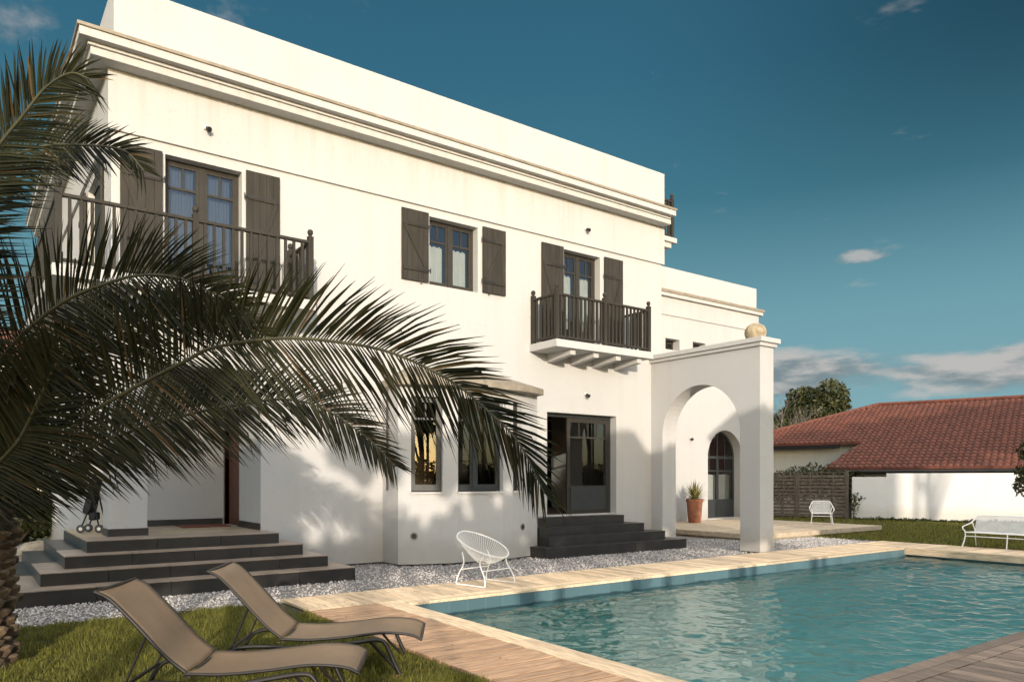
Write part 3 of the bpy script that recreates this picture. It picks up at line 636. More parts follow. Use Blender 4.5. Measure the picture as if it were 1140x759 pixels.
# shutters -----------------------------------------------------------
def shutter(u0, u1, z0, z1, flip, ax='u'):
    mb = MB(); n = 5; st = (u1-u0)/n; v1 = V0-.025; v0 = v1-.032
    for i in range(n): mb.box(u0+i*st+.002, v0, z0, u0+(i+1)*st-.002, v1, z1)
    h = z1-z0; za, zb = z0+h*.17, z1-h*.20
    for z in (za, zb): mb.box(u0+.03, v0-.022, z-.045, u1-.03, v0-.001, z+.045)
    a, b = (u0+.07, u1-.07) if not flip else (u1-.07, u0+.07)
    mb.beam((a, v0-.012, zb-.05), (b, v0-.012, za+.05), .075, .018, (0,1,0))
    o = vp(mb, 'shutter', M['taupe'], bevel=.003)
    hx = u1 if not flip else u0; s = 1 if not flip else -1
    for z in (za, zb):
        m = MB(); m.box(min(hx-s*.32, hx+s*.03), v0-.029, z-.016, max(hx-s*.32, hx+s*.03), v0-.0225, z+.016)
        m.tube([(hx+s*.03, v0-.01, z-.05), (hx+s*.03, v0-.01, z+.05)], .012, 8); vp(m, 'hinge', M['steel'], o)
    m = MB(); cx = hx-s*.17; m.tube([(cx, V0, z0-.03), (cx, V0-.07, z0-.03), (cx, V0-.075, z0+.03)], .008, 6); vp(m, 'shutter_catch', M['steel'], o)
for a in ((2.07,2.70,4.74,7.04,0),(4.06,4.66,4.74,7.07,1),(7.13,7.75,5.65,7.08,0),(9.09,9.70,5.66,7.08,1),(10.72,11.37,4.74,7.05,0),(12.68,13.30,4.74,7.05,1)): shutter(*a)
# two open shutters on the left side wall
for v0 in (14.15, 16.2):
    mb = MB()
    for i in range(5): mb.box(UL-.06, v0+i*.13, 4.74, UL-.025, v0+i*.13+.126, 7.04)
    for z in (5.13, 6.58): mb.box(UL-.083, v0+.03, z-.045, UL-.061, v0+.62, z+.045)
    vp(mb, 'shutter', M['taupe'])

# balconies -----------------------------------------------------------
def bal_mesh(name, hgt, w):
    mb = MB(); mb.box(-w/2, -w/2, 0, w/2, w/2, hgt); me = bpy.data.meshes.new(name); me.from_pydata(mb.v, [], mb.f); me.materials.append(M['taupe']); return me
BALME = bal_mesh('baluster', .92, .042)
def post_mesh():
    mb = MB(); mb.box(-.045,-.045,0,.045,.045,1.10); mb.lathe([(.03,1.10),(.028,1.125),(.046,1.15),(.05,1.18),(.04,1.21),(.012,1.225)], 12)
    me = bpy.data.meshes.new('post'); me.from_pydata(mb.v, [], mb.f); me.materials.append(M['taupe']); return me
POSTME = post_mesh()
def inst(name, me, loc, parent):
    o = bpy.data.objects.new(name, me); COL.objects.link(o); o.parent = parent; o.location = Vector(loc)-ROOT[villa.name]
def railing(bal, runs, zf, sp=.115):
    """runs: list of ((x,y),(x,y)); posts placed separately"""
    for (a, b) in runs:
        A, Bv = Vector((*a, 0)), Vector((*b, 0)); d = (Bv-A); Ln = d.length; d.normalize()
        mb = MB(); mb.beam(A+Vector((0,0,zf+1.0)), Bv+Vector((0,0,zf+1.0)), .075, .05); vp(mb, 'handrail', M['taupe'], bal, bevel=.008)
        mb = MB(); mb.beam(A+Vector((0,0,zf+.075)), Bv+Vector((0,0,zf+.075)), .05, .045); vp(mb, 'bottom_rail', M['taupe'], bal, bevel=.005)
        n = max(1, round((Ln-.1)/sp))
        for i in range(1, n): p = A+d*(Ln*i/n); inst('baluster', BALME, (p.x, p.y, zf+.08), bal)
def balcony(slabs, zf, runs, posts, brackets, th=.17, sp=.115):
    mb = MB()
    for (x0,y0,x1,y1) in slabs: mb.box(x0, y0, zf-th, x1, y1, zf)
    bal = vp(mb, 'balcony', M['trim'])
    railing(bal, runs, zf, sp)
    for p in posts: inst('post', POSTME, (p[0], p[1], zf), bal)
    for (x, y0, y1, ax) in brackets:
        m = MB()
        if ax == 'y':   # tapering corbel running out from the facade
            zt = zf-th-.002
            m.v = [(x-.075,y1,zt-.20),(x+.075,y1,zt-.20),(x+.075,y1,zt),(x-.075,y1,zt),(x-.075,y0,zt-.115),(x+.075,y0,zt-.115),(x+.075,y0,zt),(x-.075,y0,zt)]
            m.f = [(0,1,2,3),(5,4,7,6),(4,5,1,0),(7,3,2,6),(4,0,3,7),(1,5,6,2)]
        vp(m, 'bracket', M['trim'], bal, bevel=.006)
    return bal
FB = 12.52
balcony([(10.47, FB, 13.45, V0)], 4.69, [((10.55, V0-.03), (10.55, FB+.08)), ((10.55, FB+.08), (13.36, FB+.08)), ((13.36, FB+.08), (13.36, V0-.03))], 4.69,
        [(x, FB+.12, V0, 'y') for x in (10.98, 11.66, 12.34, 13.02)]) if False else None
b2 = balcony([(10.40, 12.50, 13.42, V0-.002)], 4.67, [((10.47, V0-.04), (10.47, 12.58)), ((10.47, 12.58), (13.34, 12.58)), ((13.34, 12.58), (13.34, V0-.04))],
        [(10.47, V0-.05), (10.47, 12.58), (11.9, 12.58), (13.34, 12.58)], [(x, 12.62, V0-.002, 'y') for x in (10.98, 11.68, 12.38, 13.08)], .16)
b1 = balcony([(1.05, 12.35, 4.92, V0-.002), (1.05, V0-.002, UL-.002, 18.5)], 4.69, [((1.13, 12.43), (2.98, 12.43)), ((2.98, 12.43), (4.85, 12.43)), ((4.85, 12.43), (4.85, V0-.05)), ((1.13, 12.43), (1.13, 15.4)), ((1.13, 15.4), (1.13, 18.4))],
        [(1.13, 12.43), (2.98, 12.43), (4.85, 12.43), (4.85, V0-.06), (1.13, 15.4), (1.13, 18.4)], [(x, 12.5, V0-.002, 'y') for x in (1.45, 2.2, 2.95, 3.7, 4.45)], .17, .135)
# roof-level balcony on the right side
mb = MB(); mb.box(UR+.002, 13.75, 8.02, UR+.95, 17.4, 8.15); mb.box(UR+.002, 13.82, 7.88, UR+.8, 17.4, 8.017)
b3 = vp(mb, 'side_balcony', M['trim'], bevel=.006)
railing(b3, [((UR+.02, 13.85), (UR+.85, 13.85)), ((UR+.85, 13.85), (UR+.85, 17.3))], 8.15)
for p in ((UR+.85, 13.85), (UR+.85, 17.3)): inst('post', POSTME, (p[0], p[1], 8.15), b3)

# small wall spotlights
for (u, v, z) in ((3.38, V0-.05, 7.6), (12.04, V0-.05, 7.59), (12.07, V0, 3.65), (20.75, WV, 3.05)):
    m = MB(); m.box(u-.035, v-.05, z-.02, u+.035, v-.001, z+.05); o = vp(m, 'wall_lamp', M['lampwhite'], bevel=.006)
    m = MB(); m.tube([(u+.01, v-.05, z), (u+.03, v-.13, z-.05)], [.03, .045], 12); vp(m, 'lamp_head', M['steel'], o, smooth=40)

# arch wall -------------------------------------------------------------
AU = 14.36; AT = .50
mb = MB(); p0, p1 = (AU, V0-.002), (AU, 10.18)     # outer face looks towards -u
s0, s1 = V0-.002-13.06, V0-.002-10.71
wall(mb, (AU, V0-.002), (AU, V0-.002-s0), 0, 4.6, th=AT); wall(mb, (AU, 10.71), (AU, 10.18), 0, 4.6, th=AT)
arch_panel(mb, p0, p1, s0, s1, 0, 2.72, 4.6, AT)
vp(mb, 'arch_wall', M['stucco'], smooth=30)
mb = MB(); mb.box(AU-.06, 10.12, 4.6, AU+AT+.06, V0-.003, 4.68); mb.box(AU-.11, 10.06, 4.683, AU+AT+.11, V0-.003, 4.79)
vp(mb, 'arch_coping', M['trim'], bevel=.008)

# right wing --------------------------------------------------------------
mb = MB(); ax0, ax1 = 21.74, 23.71
wall(mb, (AU+AT, WV), (ax0, WV), 0, 8.1, [(19.5-AU-AT, 20.22-AU-AT, 6.08, 6.46), (20.92-AU-AT, 21.6-AU-AT, 6.08, 6.48)], th=.45)
wall(mb, (ax1, WV), (WR, WV), 0, 8.1, th=.45)
arch_panel(mb, (AU+AT, WV), (WR, WV), ax0-AU-AT, ax1-AU-AT, .15, 2.42, 8.1, .45)
wall(mb, (WR, WV+.451), (WR, VB), 0, 8.1, th=.3); wall(mb, (WR-.301, VB), (UR, VB), 0, 8.1, th=.3)
mb.box(UR+.02, WV+.46, 7.9, WR-.31, VB-.31, 8.05)
vp(mb, 'wing_wall', M['stucco'], smooth=30)
mb = MB(); mb.box(UR+.01, WV-.04, 7.25, WR+.04, WV-.002, 7.86); vp(mb, 'wing_frieze', M['stucco'])
mb = MB(); mb.box(UR+.01, WV-.16, 7.862, WR+.16, WV+.1, 7.98); vp(mb, 'wing_cornice', M['trim'], bevel=.006)
mb = MB(); mb.box(UR+.01, WV-.2, 7.983, WR+.2, WV+.1, 8.08); vp(mb, 'wing_capping', M['zinc'])
mb = MB(); wall(mb, (UR+.01, WV+.02), (WR-.02, WV+.02), 8.05, 8.9, th=.25); wall(mb, (WR-.02, WV+.27), (WR-.02, VB), 8.05, 8.9, th=.25); vp(mb, 'wing_parapet', M['stucco'])
mb = MB(); mb.box(15, 21, 0, WR-.35, 21.2, 7.8); vp(mb, 'wing_interior_wall', M['inwall'])
for (a, b, z0, z1) in ((19.5, 20.22, 6.08, 6.46), (20.92, 21.6, 6.08, 6.48)):
    joinery('small_window', (a, WV), X, b-a, z0, z1, dict(splits=[], top=.001, n=1, bottom=.02, stile=.02), M['frame'], .3)
# arched door
def arch_door():
    mb = MB(); y0, y1 = WV+.36, WV+.42; c, r, zs, zb = (ax0+ax1)/2, (ax1-ax0)/2-.004, 2.42, .19
    n = 24; ro, ri = r, r-.09
    for i in range(n):
        a, b = PI*i/n, PI*(i+1)/n; P = lambda q, t, y: (c-q*math.cos(t), y, zs+q*math.sin(t))
        mb.quad(P(ro,a,y0),P(ro,b,y0),P(ri,b,y0),P(ri,a,y0)); mb.quad(P(ri,a,y0),P(ri,b,y0),P(ri,b,y1),P(ri,a,y1))
    for x in (c-ro, c+ri): mb.box(x, y0, zb, x+.09, y1, zs)
    mb.box(c-.06, y0-.01, zb, c+.06, y1, zs-.05); mb.box(c-ri, y0+.002, zs-.05, c+ri, y1, zs+.05); mb.box(c-.025, y0+.004, zs+.05, c+.025, y1, zs+ri-.005)
    for z in (1.92,): mb.box(c-ri, y0+.006, z-.025, c+ri, y1-.002, z+.025)
    for x in (c-ri/2, c+ri/2): mb.box(x-.015, y0+.01, 1.945, x+.015, y1, zs-.05); mb.box(x-.015, y0+.01, zs+.05, x+.015, y1, zs+.62)
    o = vp(mb, 'arched_door', M['frame_dark'])
    m = MB(); m.box(c-ri, y0+.008, zb, c-.06, y1-.004, .86); m.box(c+.06, y0+.008, zb, c+ri, y1-.004, .86); vp(m, 'door_panel', M['frame_dark'], o)
    g = MB(); pts = [(c-ri, y0+.03, .86), (c+ri, y0+.03, .86)]+[(c+ri*math.cos(PI*i/n), y0+.03, zs+ri*math.sin(PI*i/n)) for i in range(n+1)]; g.poly(pts); vp(g, 'pane', M['glass'], o)
    m = MB(); m.box(ax0-.05, WV-.03, .15, ax1+.05, WV+.42, .188); vp(m, 'door_sill', M['trim'], o)
    for s in (-1, 1):
        g = MB(); nn = 16; x0, x1 = (c-ri+.02, c-.08) if s < 0 else (c+.08, c+ri-.02); 
        for i in range(nn+1):
            x = x0+(x1-x0)*i/nn; y = y1+.06+.02*math.sin(i*2.1); g.v += [(x,y,.86),(x,y,1.75+.05*math.sin(i*PI/nn))]
        g.f = [(2*i,2*i+2,2*i+3,2*i+1) for i in range(nn)]; vp(g, 'curtain', M['curtain'], o, smooth=180)
arch_door()

# steps -------------------------------------------------------------------
def steps(levels, rise, name, tm_='tread'):
    """each level (u0,v0,u1,v1) bottom first; dark riser block and lighter tread slab, split into tiles"""
    root = None
    for i, (u0, v0, u1, v1) in enumerate(levels):
        z0, z1 = i*rise, (i+1)*rise; mb = MB()
        n = max(1, round((u1-u0)/.9)); st = (u1-u0)/n; tm = MB()
        for k in range(n):
            a, b = u0+k*st+(.003 if k else 0), u0+(k+1)*st-(.003 if k < n-1 else 0)
            mb.box(a, v0, z0-(.05 if i == 0 else 0)+.0005, b, v1, z1-.014); tm.box(a-(.006 if k == 0 else 0), v0-.006, z1-.0135, b+(.006 if k == n-1 else 0), v1, z1)
        if root is None: root = vp(mb, name, M['tile']); o = root
        else: o = vp(mb, 'step', M['tile'], root)
        vp(tm, 'tread', M[tm_], root)
    return root
s1_ = steps([(.55, 11.55, 5.28, 13.44), (.88, 11.92, 4.97, 15.78), (1.2, 12.28, 4.68, 15.78), (1.52, 12.66, 4.42, 15.78)][:4] if False else [(.55,11.55,5.28,13.43),(.88,11.95,4.97,13.43),(1.2,12.33,4.68,13.43),(1.52,12.7,4.40,13.43)], .18, 'porch_steps')
mb = MB(); mb.box(1.52, 13.432, 0, UL+.0, 15.79, .70); mb.box(UL, 13.432, 0, 4.328, 15.79, .70); 
for i in range(2): mb.box(.55+i*.33, 13.432, -.05, .88+i*.33-.001, 15.8, .18*(i+1))
mb.box(1.21, 13.432, -.05, 1.519, 15.8, .54); vp(mb, 'landing', M['tile'], s1_)
mb = MB()
for i in range(5):
    for j in range(4): mb.box(1.53+i*.56+.002, 13.435+j*.588, .7005, min(4.326, 1.53+(i+1)*.56-.002), 13.435+(j+1)*.588-.004, .72)
vp(mb, 'landing_floor', M['floor'], s1_)
steps([(9.80,12.10,14.15,V0-.004),(10.13,12.42,13.75,V0-.004),(10.13,12.74,13.36,V0-.004),(10.13,13.06,13.0,V0-.004)], .19, 'patio_steps', 'tread_dark')

# ------------------------------------------------------------------ stone ball on the arch wall
mb = MB(); prof = [(.02,0),(.16,.0),(.22,.06),(.245,.15),(.235,.23),(.19,.31),(.10,.365),(.01,.38)]
mb.lathe(prof, 20, (14.6, 10.47, 4.792))
o = mb.build('stone_ball', M['stoneball'], smooth=180); tag(o, 'rough tan stone ball resting on the end of the arch wall', 'stone ball')

# ------------------------------------------------------------------ potted plant
t = thing('potted_plant', 'tall weathered terracotta pot with a spiky plant beside arched door', 'potted plant', (20.0, 16.75, .15), world=True)
mb = MB(); mb.lathe([(.19,0),(.21,.02),(.235,.3),(.262,.68),(.275,.70),(.29,.71),(.292,.80),(.262,.80),(.25,.74),(.02,.73)], 28, (20.0,16.75,.15)); mb.build('pot', M['terracotta'], t, smooth=40)
def spiky(c, n, Lr, seed, spread=(25, 85), w=.035):
    rs = np.random.default_rng(seed); Vs = []; Fs = []
    for i in range(n):
        az = rs.uniform(0, 2*PI); el = math.radians(rs.uniform(*spread)); L = rs.uniform(*Lr); d = np.array([math.cos(az)*math.cos(el), math.sin(az)*math.cos(el), math.sin(el)])
        sd = np.array([-math.sin(az), math.cos(az), 0]); b = len(Vs)
        for k in range(5):
            tt = k/4; p = np.array(c)+d*L*tt+np.array([0,0,-.35*L*tt*tt*math.cos(el)])+rs.normal(0,.004,3); ww = w*(1-tt**1.6)*(.5+.5*min(1,tt*4+.3))+.002
            Vs += [p-sd*ww/2, p+sd*ww/2]
        for k in range(4): Fs.append((b+2*k, b+2*k+1, b+2*k+3, b+2*k+2))
    return np.array(Vs), np.array(Fs)
Vv, Ff = spiky((20.0,16.75,.9), 150, (.5,.85), 3, (15,88), .05); npmesh('plant', Vv, Ff, M['agave'], t)

# ------------------------------------------------------------------ loungers
def profile(pts, n=8):
    P = [np.array(p, float) for p in pts]; P = [2*P[0]-P[1]]+P+[2*P[-1]-P[-2]]; out = []
    for i in range(1, len(P)-2):
        for k in range(n):
            t = k/n; out.append(.5*((2*P[i])+(-P[i-1]+P[i+1])*t+(2*P[i-1]-5*P[i]+4*P[i+1]-P[i+2])*t*t+(-P[i-1]+3*P[i]-3*P[i+1]+P[i+2])*t**3))
    out.append(P[-2]); return out
def make_lounger(label, loc, rz):
    t = thing('sun_lounger', label, 'sun lounger', loc, rz, 'brown sun loungers on the lawn'); hw = .33
    seat = profile([(0,.325),(.25,.315),(.55,.335),(.85,.365),(1.08,.345),(1.18,.30)], 5); back = profile([(0,.335),(-.14,.455),(-.34,.68),(-.50,.845),(-.60,.90)], 5)
    def surf(pr, name, sag):
        mb = MB(); m = 12
        for (x, z) in pr:
            for j in range(m+1):
                q = j/m*2-1; mb.v.append((x+sag*.5*(1-q*q)*(1 if name == 'backrest' else 0), q*hw, z-sag*(1-q*q)))
        for i in range(len(pr)-1):
            for j in range(m): a = i*(m+1)+j; mb.f.append((a, a+m+1, a+m+2, a+1))
        o = mb.build(name, M['sling'], t, smooth=180); s = o.modifiers.new('thickness', 'SOLIDIFY'); s.thickness = .006; s.offset = 0; return o
    surf(seat, 'seat', .022); surf(back, 'backrest', .016)
    for s in (-1, 1):
        m = MB(); m.tube([(x, s*(hw+.008), z-.006) for x, z in seat], .0125, 8); m.build('seat_rail', M['brown'], t, smooth=60)
        m = MB(); m.tube([(x, s*(hw+.008), z-.006) for x, z in back], .0125, 8); m.build('back_rail', M['brown'], t, smooth=60)
        y = s*(hw+.035)
        fr = profile([(-.50,.0),(-.49,.10),(-.40,.23),(-.22,.268),(.1,.25),(.35,.245),(.62,.285),(.80,.305),(.875,.27),(.94,.13),(1.0,0)], 4)
        m = MB(); m.tube([(x, y, max(z, .012)) for x, z in fr], .018, 8); m.build('leg_frame', M['brown'], t, smooth=60)
        m = MB(); m.tube([(-.27, s*(hw-.03), .59), (-.42, s*(hw-.04), .24)], .010, 6); m.build('back_strut', M['brown'], t)
        m = MB(); m.tube([(.72, s*(hw-.02), .30), (.86, s*(hw-.05), .14), (.98, s*(hw-.03), .012)], .013, 6); m.build('foot_strut', M['brown'], t)
    for (x, z) in ((-.42,.235),(1.17,.298),(.02,.30),(-.595,.893)): m = MB(); m.tube([(x,-hw,z),(x,hw,z)], .0135, 8); m.build('cross_bar', M['brown'], t, smooth=60)
    return t
make_lounger('brown mesh sun lounger nearest the viewer, on the grass by the palm trunk', (1.43, 5.80, -.02), math.radians(-31))
make_lounger('brown mesh sun lounger farther back, its foot reaching the wooden deck', (2.35, 6.51, -.02), math.radians(-32))

# ------------------------------------------------------------------ white wire chairs
def shell_chair(label, loc, rz):
    t = thing('lounge_chair', label, 'chair', loc, rz); n = 44       # front is +x
    rim = []
    for i in range(n):
        a = 2*PI*i/n; x = .37*math.cos(a); y = .37*math.sin(a)*(1-.06*math.cos(a)); f = (x+.37)/.74
        z = .80-.36*f**.8+.02*math.sin(a)**2; rim.append(Vector((x-.02-.12*(1-f), y, z)))
    m = MB(); m.tube(rim, .0105, 8, closed=True); m.build('rim', M['white'], t, smooth=60)
    ring = [Vector((-.10+.085*math.cos(2*PI*i/20), .085*math.sin(2*PI*i/20), .335+.02*math.cos(2*PI*i/20)*-1)) for i in range(20)]
    m = MB(); m.tube(ring, .007, 6, closed=True); m.build('centre_ring', M['white'], t, smooth=60)
    m = MB(); K = 64
    for i in range(K):
        q = i/K*n; a = rim[int(q) % n].lerp(rim[(int(q)+1) % n], q % 1); ang = 2*PI*i/K
        b = Vector((-.10+.085*math.cos(ang), .085*math.sin(ang), .335-.02*math.cos(ang)))
        mid = a.lerp(b, .5)+Vector((0,0,-.03)); m.tube([a, a.lerp(mid,.5)+Vector((0,0,-.008)), mid, mid.lerp(b,.5)+Vector((0,0,-.008)), b], .003, 4, cap=False)
    m.build('cord_seat', M['cord'], t)
    for s in (-1, 1):
        for (xa, za, xb) in ((.17, .47, .25), (-.26, .52, -.30)):
            y = s*.28; pts = profile([(xa, za-.02), (xa*.8, .34), (xb*1.0, .16), (xb*1.12, .03), (xb*1.02, .012)], 4)
            m = MB(); m.tube([(x, y+s*.06*(1-z/.5), z) for x, z in pts], .0105, 8); m.build('leg', M['white'], t, smooth=60)
        m = MB(); m.tube([(.26, s*.338, .012), (-.30, s*.338, .012)], .0105, 8); m.build('ground_bar', M['white'], t, smooth=60)
    for x in (.2, -.245):
        m = MB(); m.tube([(x, -.30, .24), (x, .30, .24)], .009, 8); m.build('stretcher', M['white'], t, smooth=60)
    return t
shell_chair('round white cord lounge chair on the deck by the bow window', (6.60, 9.62, .003), math.radians(-78))
def wide_seat(name, label, cat, hw, loc, rz, mids=()):
    t = thing(name, label, cat, loc, rz); e = hw-.37      # front is -y
    m = MB()
    rim = profile([(-.36-e,-.26,.495),(-.375-e,-.05,.52),(-.34-e,.16,.58),(-.27-e,.27,.72),(-.18-e,.29,.745)], 4)+profile([(.18+e,.29,.745),(.27+e,.27,.72),(.34+e,.16,.58),(.375+e,-.05,.52),(.36+e,-.26,.495)], 4)
    m.tube(rim, .014, 8); m.build('back_rim', M['white'], t, smooth=60)
    for s in (-1, 1):
        p = profile([(s*(.36+e),-.26,.495),(s*(.35+e),-.31,.45),(s*(.30+e),-.29,.36),(s*(.305+e),-.31,.2),(s*(.335+e),-.37,.012)], 4); m = MB(); m.tube(p, .014, 8); m.build('leg', M['white'], t, smooth=60)
        p = profile([(s*(.33+e),.17,.57),(s*(.28+e),.2,.36),(s*(.29+e),.24,.2),(s*(.31+e),.32,.012)], 4); m = MB(); m.tube(p, .014, 8); m.build('leg', M['white'], t, smooth=60)
    for x in mids:
        m = MB(); m.tube([(x,-.30,.355),(x,-.32,.2),(x,-.36,.012)], .013, 8); m.build('leg', M['white'], t, smooth=60)
    m = MB(); a = .30+e; m.tube([(-a,-.29,.36),(a,-.29,.36),(a+.0,.2,.35),(-a,.2,.35)], .013, 8, closed=True)
    m.tube([(-a,-.30,.27),(a,-.30,.27)], .009, 8); m.build('seat_frame', M['white'], t)
    m = MB(); k = int(2*a/.022)
    for i in range(1, k): x = -a+2*a*i/k; m.tube([(x,-.29,.365),(x,-.1,.345),(x,.2,.352)], .0065, 4, cap=False)
    for i in range(1, 20): y = -.29+.49*i/20; m.tube([(-a,y,.352),(a,y,.352)], .0055, 4, cap=False)
    m.build('woven_seat', M['cord'], t)
    m = MB()
    for i in range(1, k):
        x = -a+2*a*i/k; f = max(0, (abs(x)-(.16+e))/.14); zt = .742-.06*f*f; m.tube([(x,.2,.355),(x,.235,.5),(x,.285,zt)], .0065, 4, cap=False)
    for i in range(1, 14): z = .36+.375*i/14; m.tube([(-a+.02,.2+.09*(z-.35)/.39,z),(a-.02,.2+.09*(z-.35)/.39,z)], .0055, 4, cap=False)
    m.build('woven_back', M['cord'], t)
    return t
wide_seat('armchair', 'white woven metal armchair on the wooden terrace by the fence', 'armchair', .37, (22.7, 13.75, .15), math.radians(-57))
wide_seat('garden_bench', 'long white woven metal bench on the far deck beside the lawn', 'bench', .97, (19.62, 7.10, .003), math.radians(-90), (0.,))

# ------------------------------------------------------------------ stroller + doormat on the porch
t = thing('stroller', 'folded black stroller standing beside the porch pillar', 'stroller', (1.86, 14.6, .72), world=True); c = Vector((1.86, 14.6, .72)); t.rotation_euler.z = 1.0
for s in (-1, 1):
    for dy in (0, .3):
        m = MB(); m.tube([c+Vector((s*.13-.015,dy-.14,.07)), c+Vector((s*.13+.015,dy-.14,.07))], .07, 18); o = m.build('wheel', M['rubber'], t, smooth=40)
        m = MB(); m.tube([c+Vector((s*.13-.018,dy-.14,.07)), c+Vector((s*.13+.018,dy-.14,.07))], .03, 12); m.build('hub', M['lampwhite'], o)
    m = MB(); m.tube([c+Vector((s*.13,-.14,.09)), c+Vector((s*.12,-.06,.45)), c+Vector((s*.11,.04,.95)), c+Vector((s*.10,.02,1.0))], .014, 8); m.tube([c+Vector((s*.13,.16,.09)), c+Vector((s*.12,.02,.42)), c+Vector((s*.11,-.02,.6))], .013, 8); m.build('frame_tube', M['black'], t)
m = MB(); m.tube([c+Vector((-.11,.02,.99)), c+Vector((.11,.02,.99))], .018, 8); m.build('handle', M['black'], t)
m = MB(); m.obox(c+Vector((0,.03,.62)), (.11,0,0), (0,.055,.03), (0,-.08,.30)); m.obox(c+Vector((0,.0,.28)), (.10,0,0), (0,.06,0), (0,0,.07)); m.build('folded_seat', M['black'], t, bevel=.03)
m = MB(); m.box(3.35, 14.85, .7205, 4.22, 15.55, .74); o = m.build('doormat', M['mat'], bevel=.006); tag(o, 'red brown doormat on the tiled porch floor', 'doormat')

# ------------------------------------------------------------------ indoor furniture seen through the glass
t = thing('wicker_chair', 'round backed wicker chair standing inside behind the bow window', 'chair', (7.55, 13.35, .78), world=True)
m = MB(); c = Vector((7.55, 13.35, 1.55)); fc = Vector((-.2, .98, 0)).normalized(); sd = Vector((.98, .2, 0)).normalized(); n = 24
rings = []
for k in range(7):
    ph = k/6*PI/2; rr = .62*math.cos(ph*.97); dp = .34*math.sin(ph); base = len(m.v)
    for i in range(n): a = 2*PI*i/n; m.v.append(tuple(c-fc*dp+sd*rr*math.cos(a)+Vector((0,0,rr*math.sin(a)))))
    if k:
        for i in range(n): m.f.append((base-n+i, base-n+(i+1) % n, base+(i+1) % n, base+i))
m.build('wicker_shell', M['wicker'], t, smooth=180)
m = MB(); m.tube([c+sd*.62*math.cos(2*PI*i/32)+Vector((0,0,.62*math.sin(2*PI*i/32))) for i in range(32)], .03, 8, closed=True); m.build('rim', M['wicker'], t, smooth=60)
m = MB(); m.lathe([(.32,0),(.3,.03),(.12,.15),(.12,.3)], 20, (7.6,13.5,.78)); m.build('base', M['wicker'], t, smooth=40)
t = thing('shell_chair', 'white moulded dining chair just inside the open patio door', 'chair', (11.35, 14.6, .78), world=True); c = Vector((11.35,14.6,.78))
m = MB(); nx, ny = 10, 12
for j in range(ny+1):
    for i in range(nx+1):
        q = i/nx*2-1; s = j/ny; w = .24-.05*max(0, s-.7)/.3
        y = -.2+.42*min(s/.5, 1)+.08*max(0, s-.5); z = .43+.04*q*q+(max(0, s-.45)/.55)**1.2*.42-.02*math.sin(s*6); m.v.append(tuple(c+Vector((q*w, y-.10*q*q*max(0,s-.5), z))))
for j in range(ny):
    for i in range(nx): a = j*(nx+1)+i; m.f.append((a, a+1, a+nx+2, a+nx+1))
o = m.build('seat_shell', M['white'], t, smooth=180); s_ = o.modifiers.new('thickness', 'SOLIDIFY'); s_.thickness = .012
for sx in (-1, 1):
    for sy in (-1, 1):
        m = MB(); m.tube([c+Vector((sx*.12, sy*.1, .42)), c+Vector((sx*.21, sy*.21, 0))], [.016,.011], 8); m.build('leg', M['wicker'], t)

# ------------------------------------------------------------------ palm
def frond_mesh(pts, hint, ln=.55, nl=92, seed=0, rr=.015, start=.10, droop=.15):
    rs = np.random.default_rng(seed)
    P = np.array(profile(pts, 8)); seg = np.linalg.norm(np.diff(P, axis=0), axis=1); cum = np.concatenate([[0], np.cumsum(seg)]); Ltot = cum[-1]
    T = np.gradient(P, axis=0); T /= np.linalg.norm(T, axis=1)[:, None]
    Vs = []; Fs = []
    def at(s):
        return np.array([np.interp(s, cum, P[:, k]) for k in range(3)]), np.array([np.interp(s, cum, T[:, k]) for k in range(3)])
    for i in range(nl):
        for sg in (1, -1):
            t = start+(1-start)*(i+rs.uniform(-.3,.3)+(.25 if sg > 0 else -.25))/nl; t = min(max(t, start), .995)
            p, tg = at(t*Ltot); tg /= np.linalg.norm(tg)
            S = hint-tg*np.dot(hint, tg); S /= np.linalg.norm(S); Nn = np.cross(tg, S)
            th = math.radians(76-46*t**1.1+rs.normal(0, 2.5)); lift = rs.normal(.06, .06)
            d = tg*math.cos(th)+S*sg*math.sin(th)+Nn*lift; d /= np.linalg.norm(d)
            L = ln*(.55+.75*math.sin(PI*min(1, (t*.80+.20)))**.9)*(1-.25*max(0, t-.8)/.2)*rs.uniform(.85, 1.1)*(.5+.5*min(1, t/.38)); w = .026*rs.uniform(.8, 1.15)*(1-.35*t)
            Wd = np.cross(d, Nn); Wd /= np.linalg.norm(Wd); up = np.cross(Wd, d); bend = rs.normal(0, .05); kink = rs.random() < .05
            b = len(Vs)
            for k, (tt, ww) in enumerate(((0,.45),(.18,1),(.6,.85),(1,.08))):
                q = p+d*L*tt+np.array([0,0,-droop*L*tt*tt])+Nn*bend*L*tt*tt
                if kink and tt > .5: q = p+d*L*.5+(d*.3+np.array([0,0,-.8]))*L*(tt-.5)
                Vs += [q-Wd*w*ww/2+up*w*ww*.22, q-up*w*ww*.12, q+Wd*w*ww/2+up*w*ww*.22]
            for k in range(3):
                a = b+3*k; Fs += [(a, a+1, a+4, a+3), (a+1, a+2, a+5, a+4)]
    m = MB(); n = len(P); m.tube([tuple(p) for p in P], [rr*(1.25-.95*i/(n-1))+.002+(.02*(max(0, .12-i/(n-1))/.12)) for i in range(n)], 7)
    return np.array(Vs), np.array(Fs), m
palm = thing('palm_tree', 'dark green date palm with arching fronds and rough brown trunk', 'palm', (0.1, 8.15, 0), world=True)
UP = np.array([0, 0, 1.]); TC = np.array([-.593, -.8052, 0])
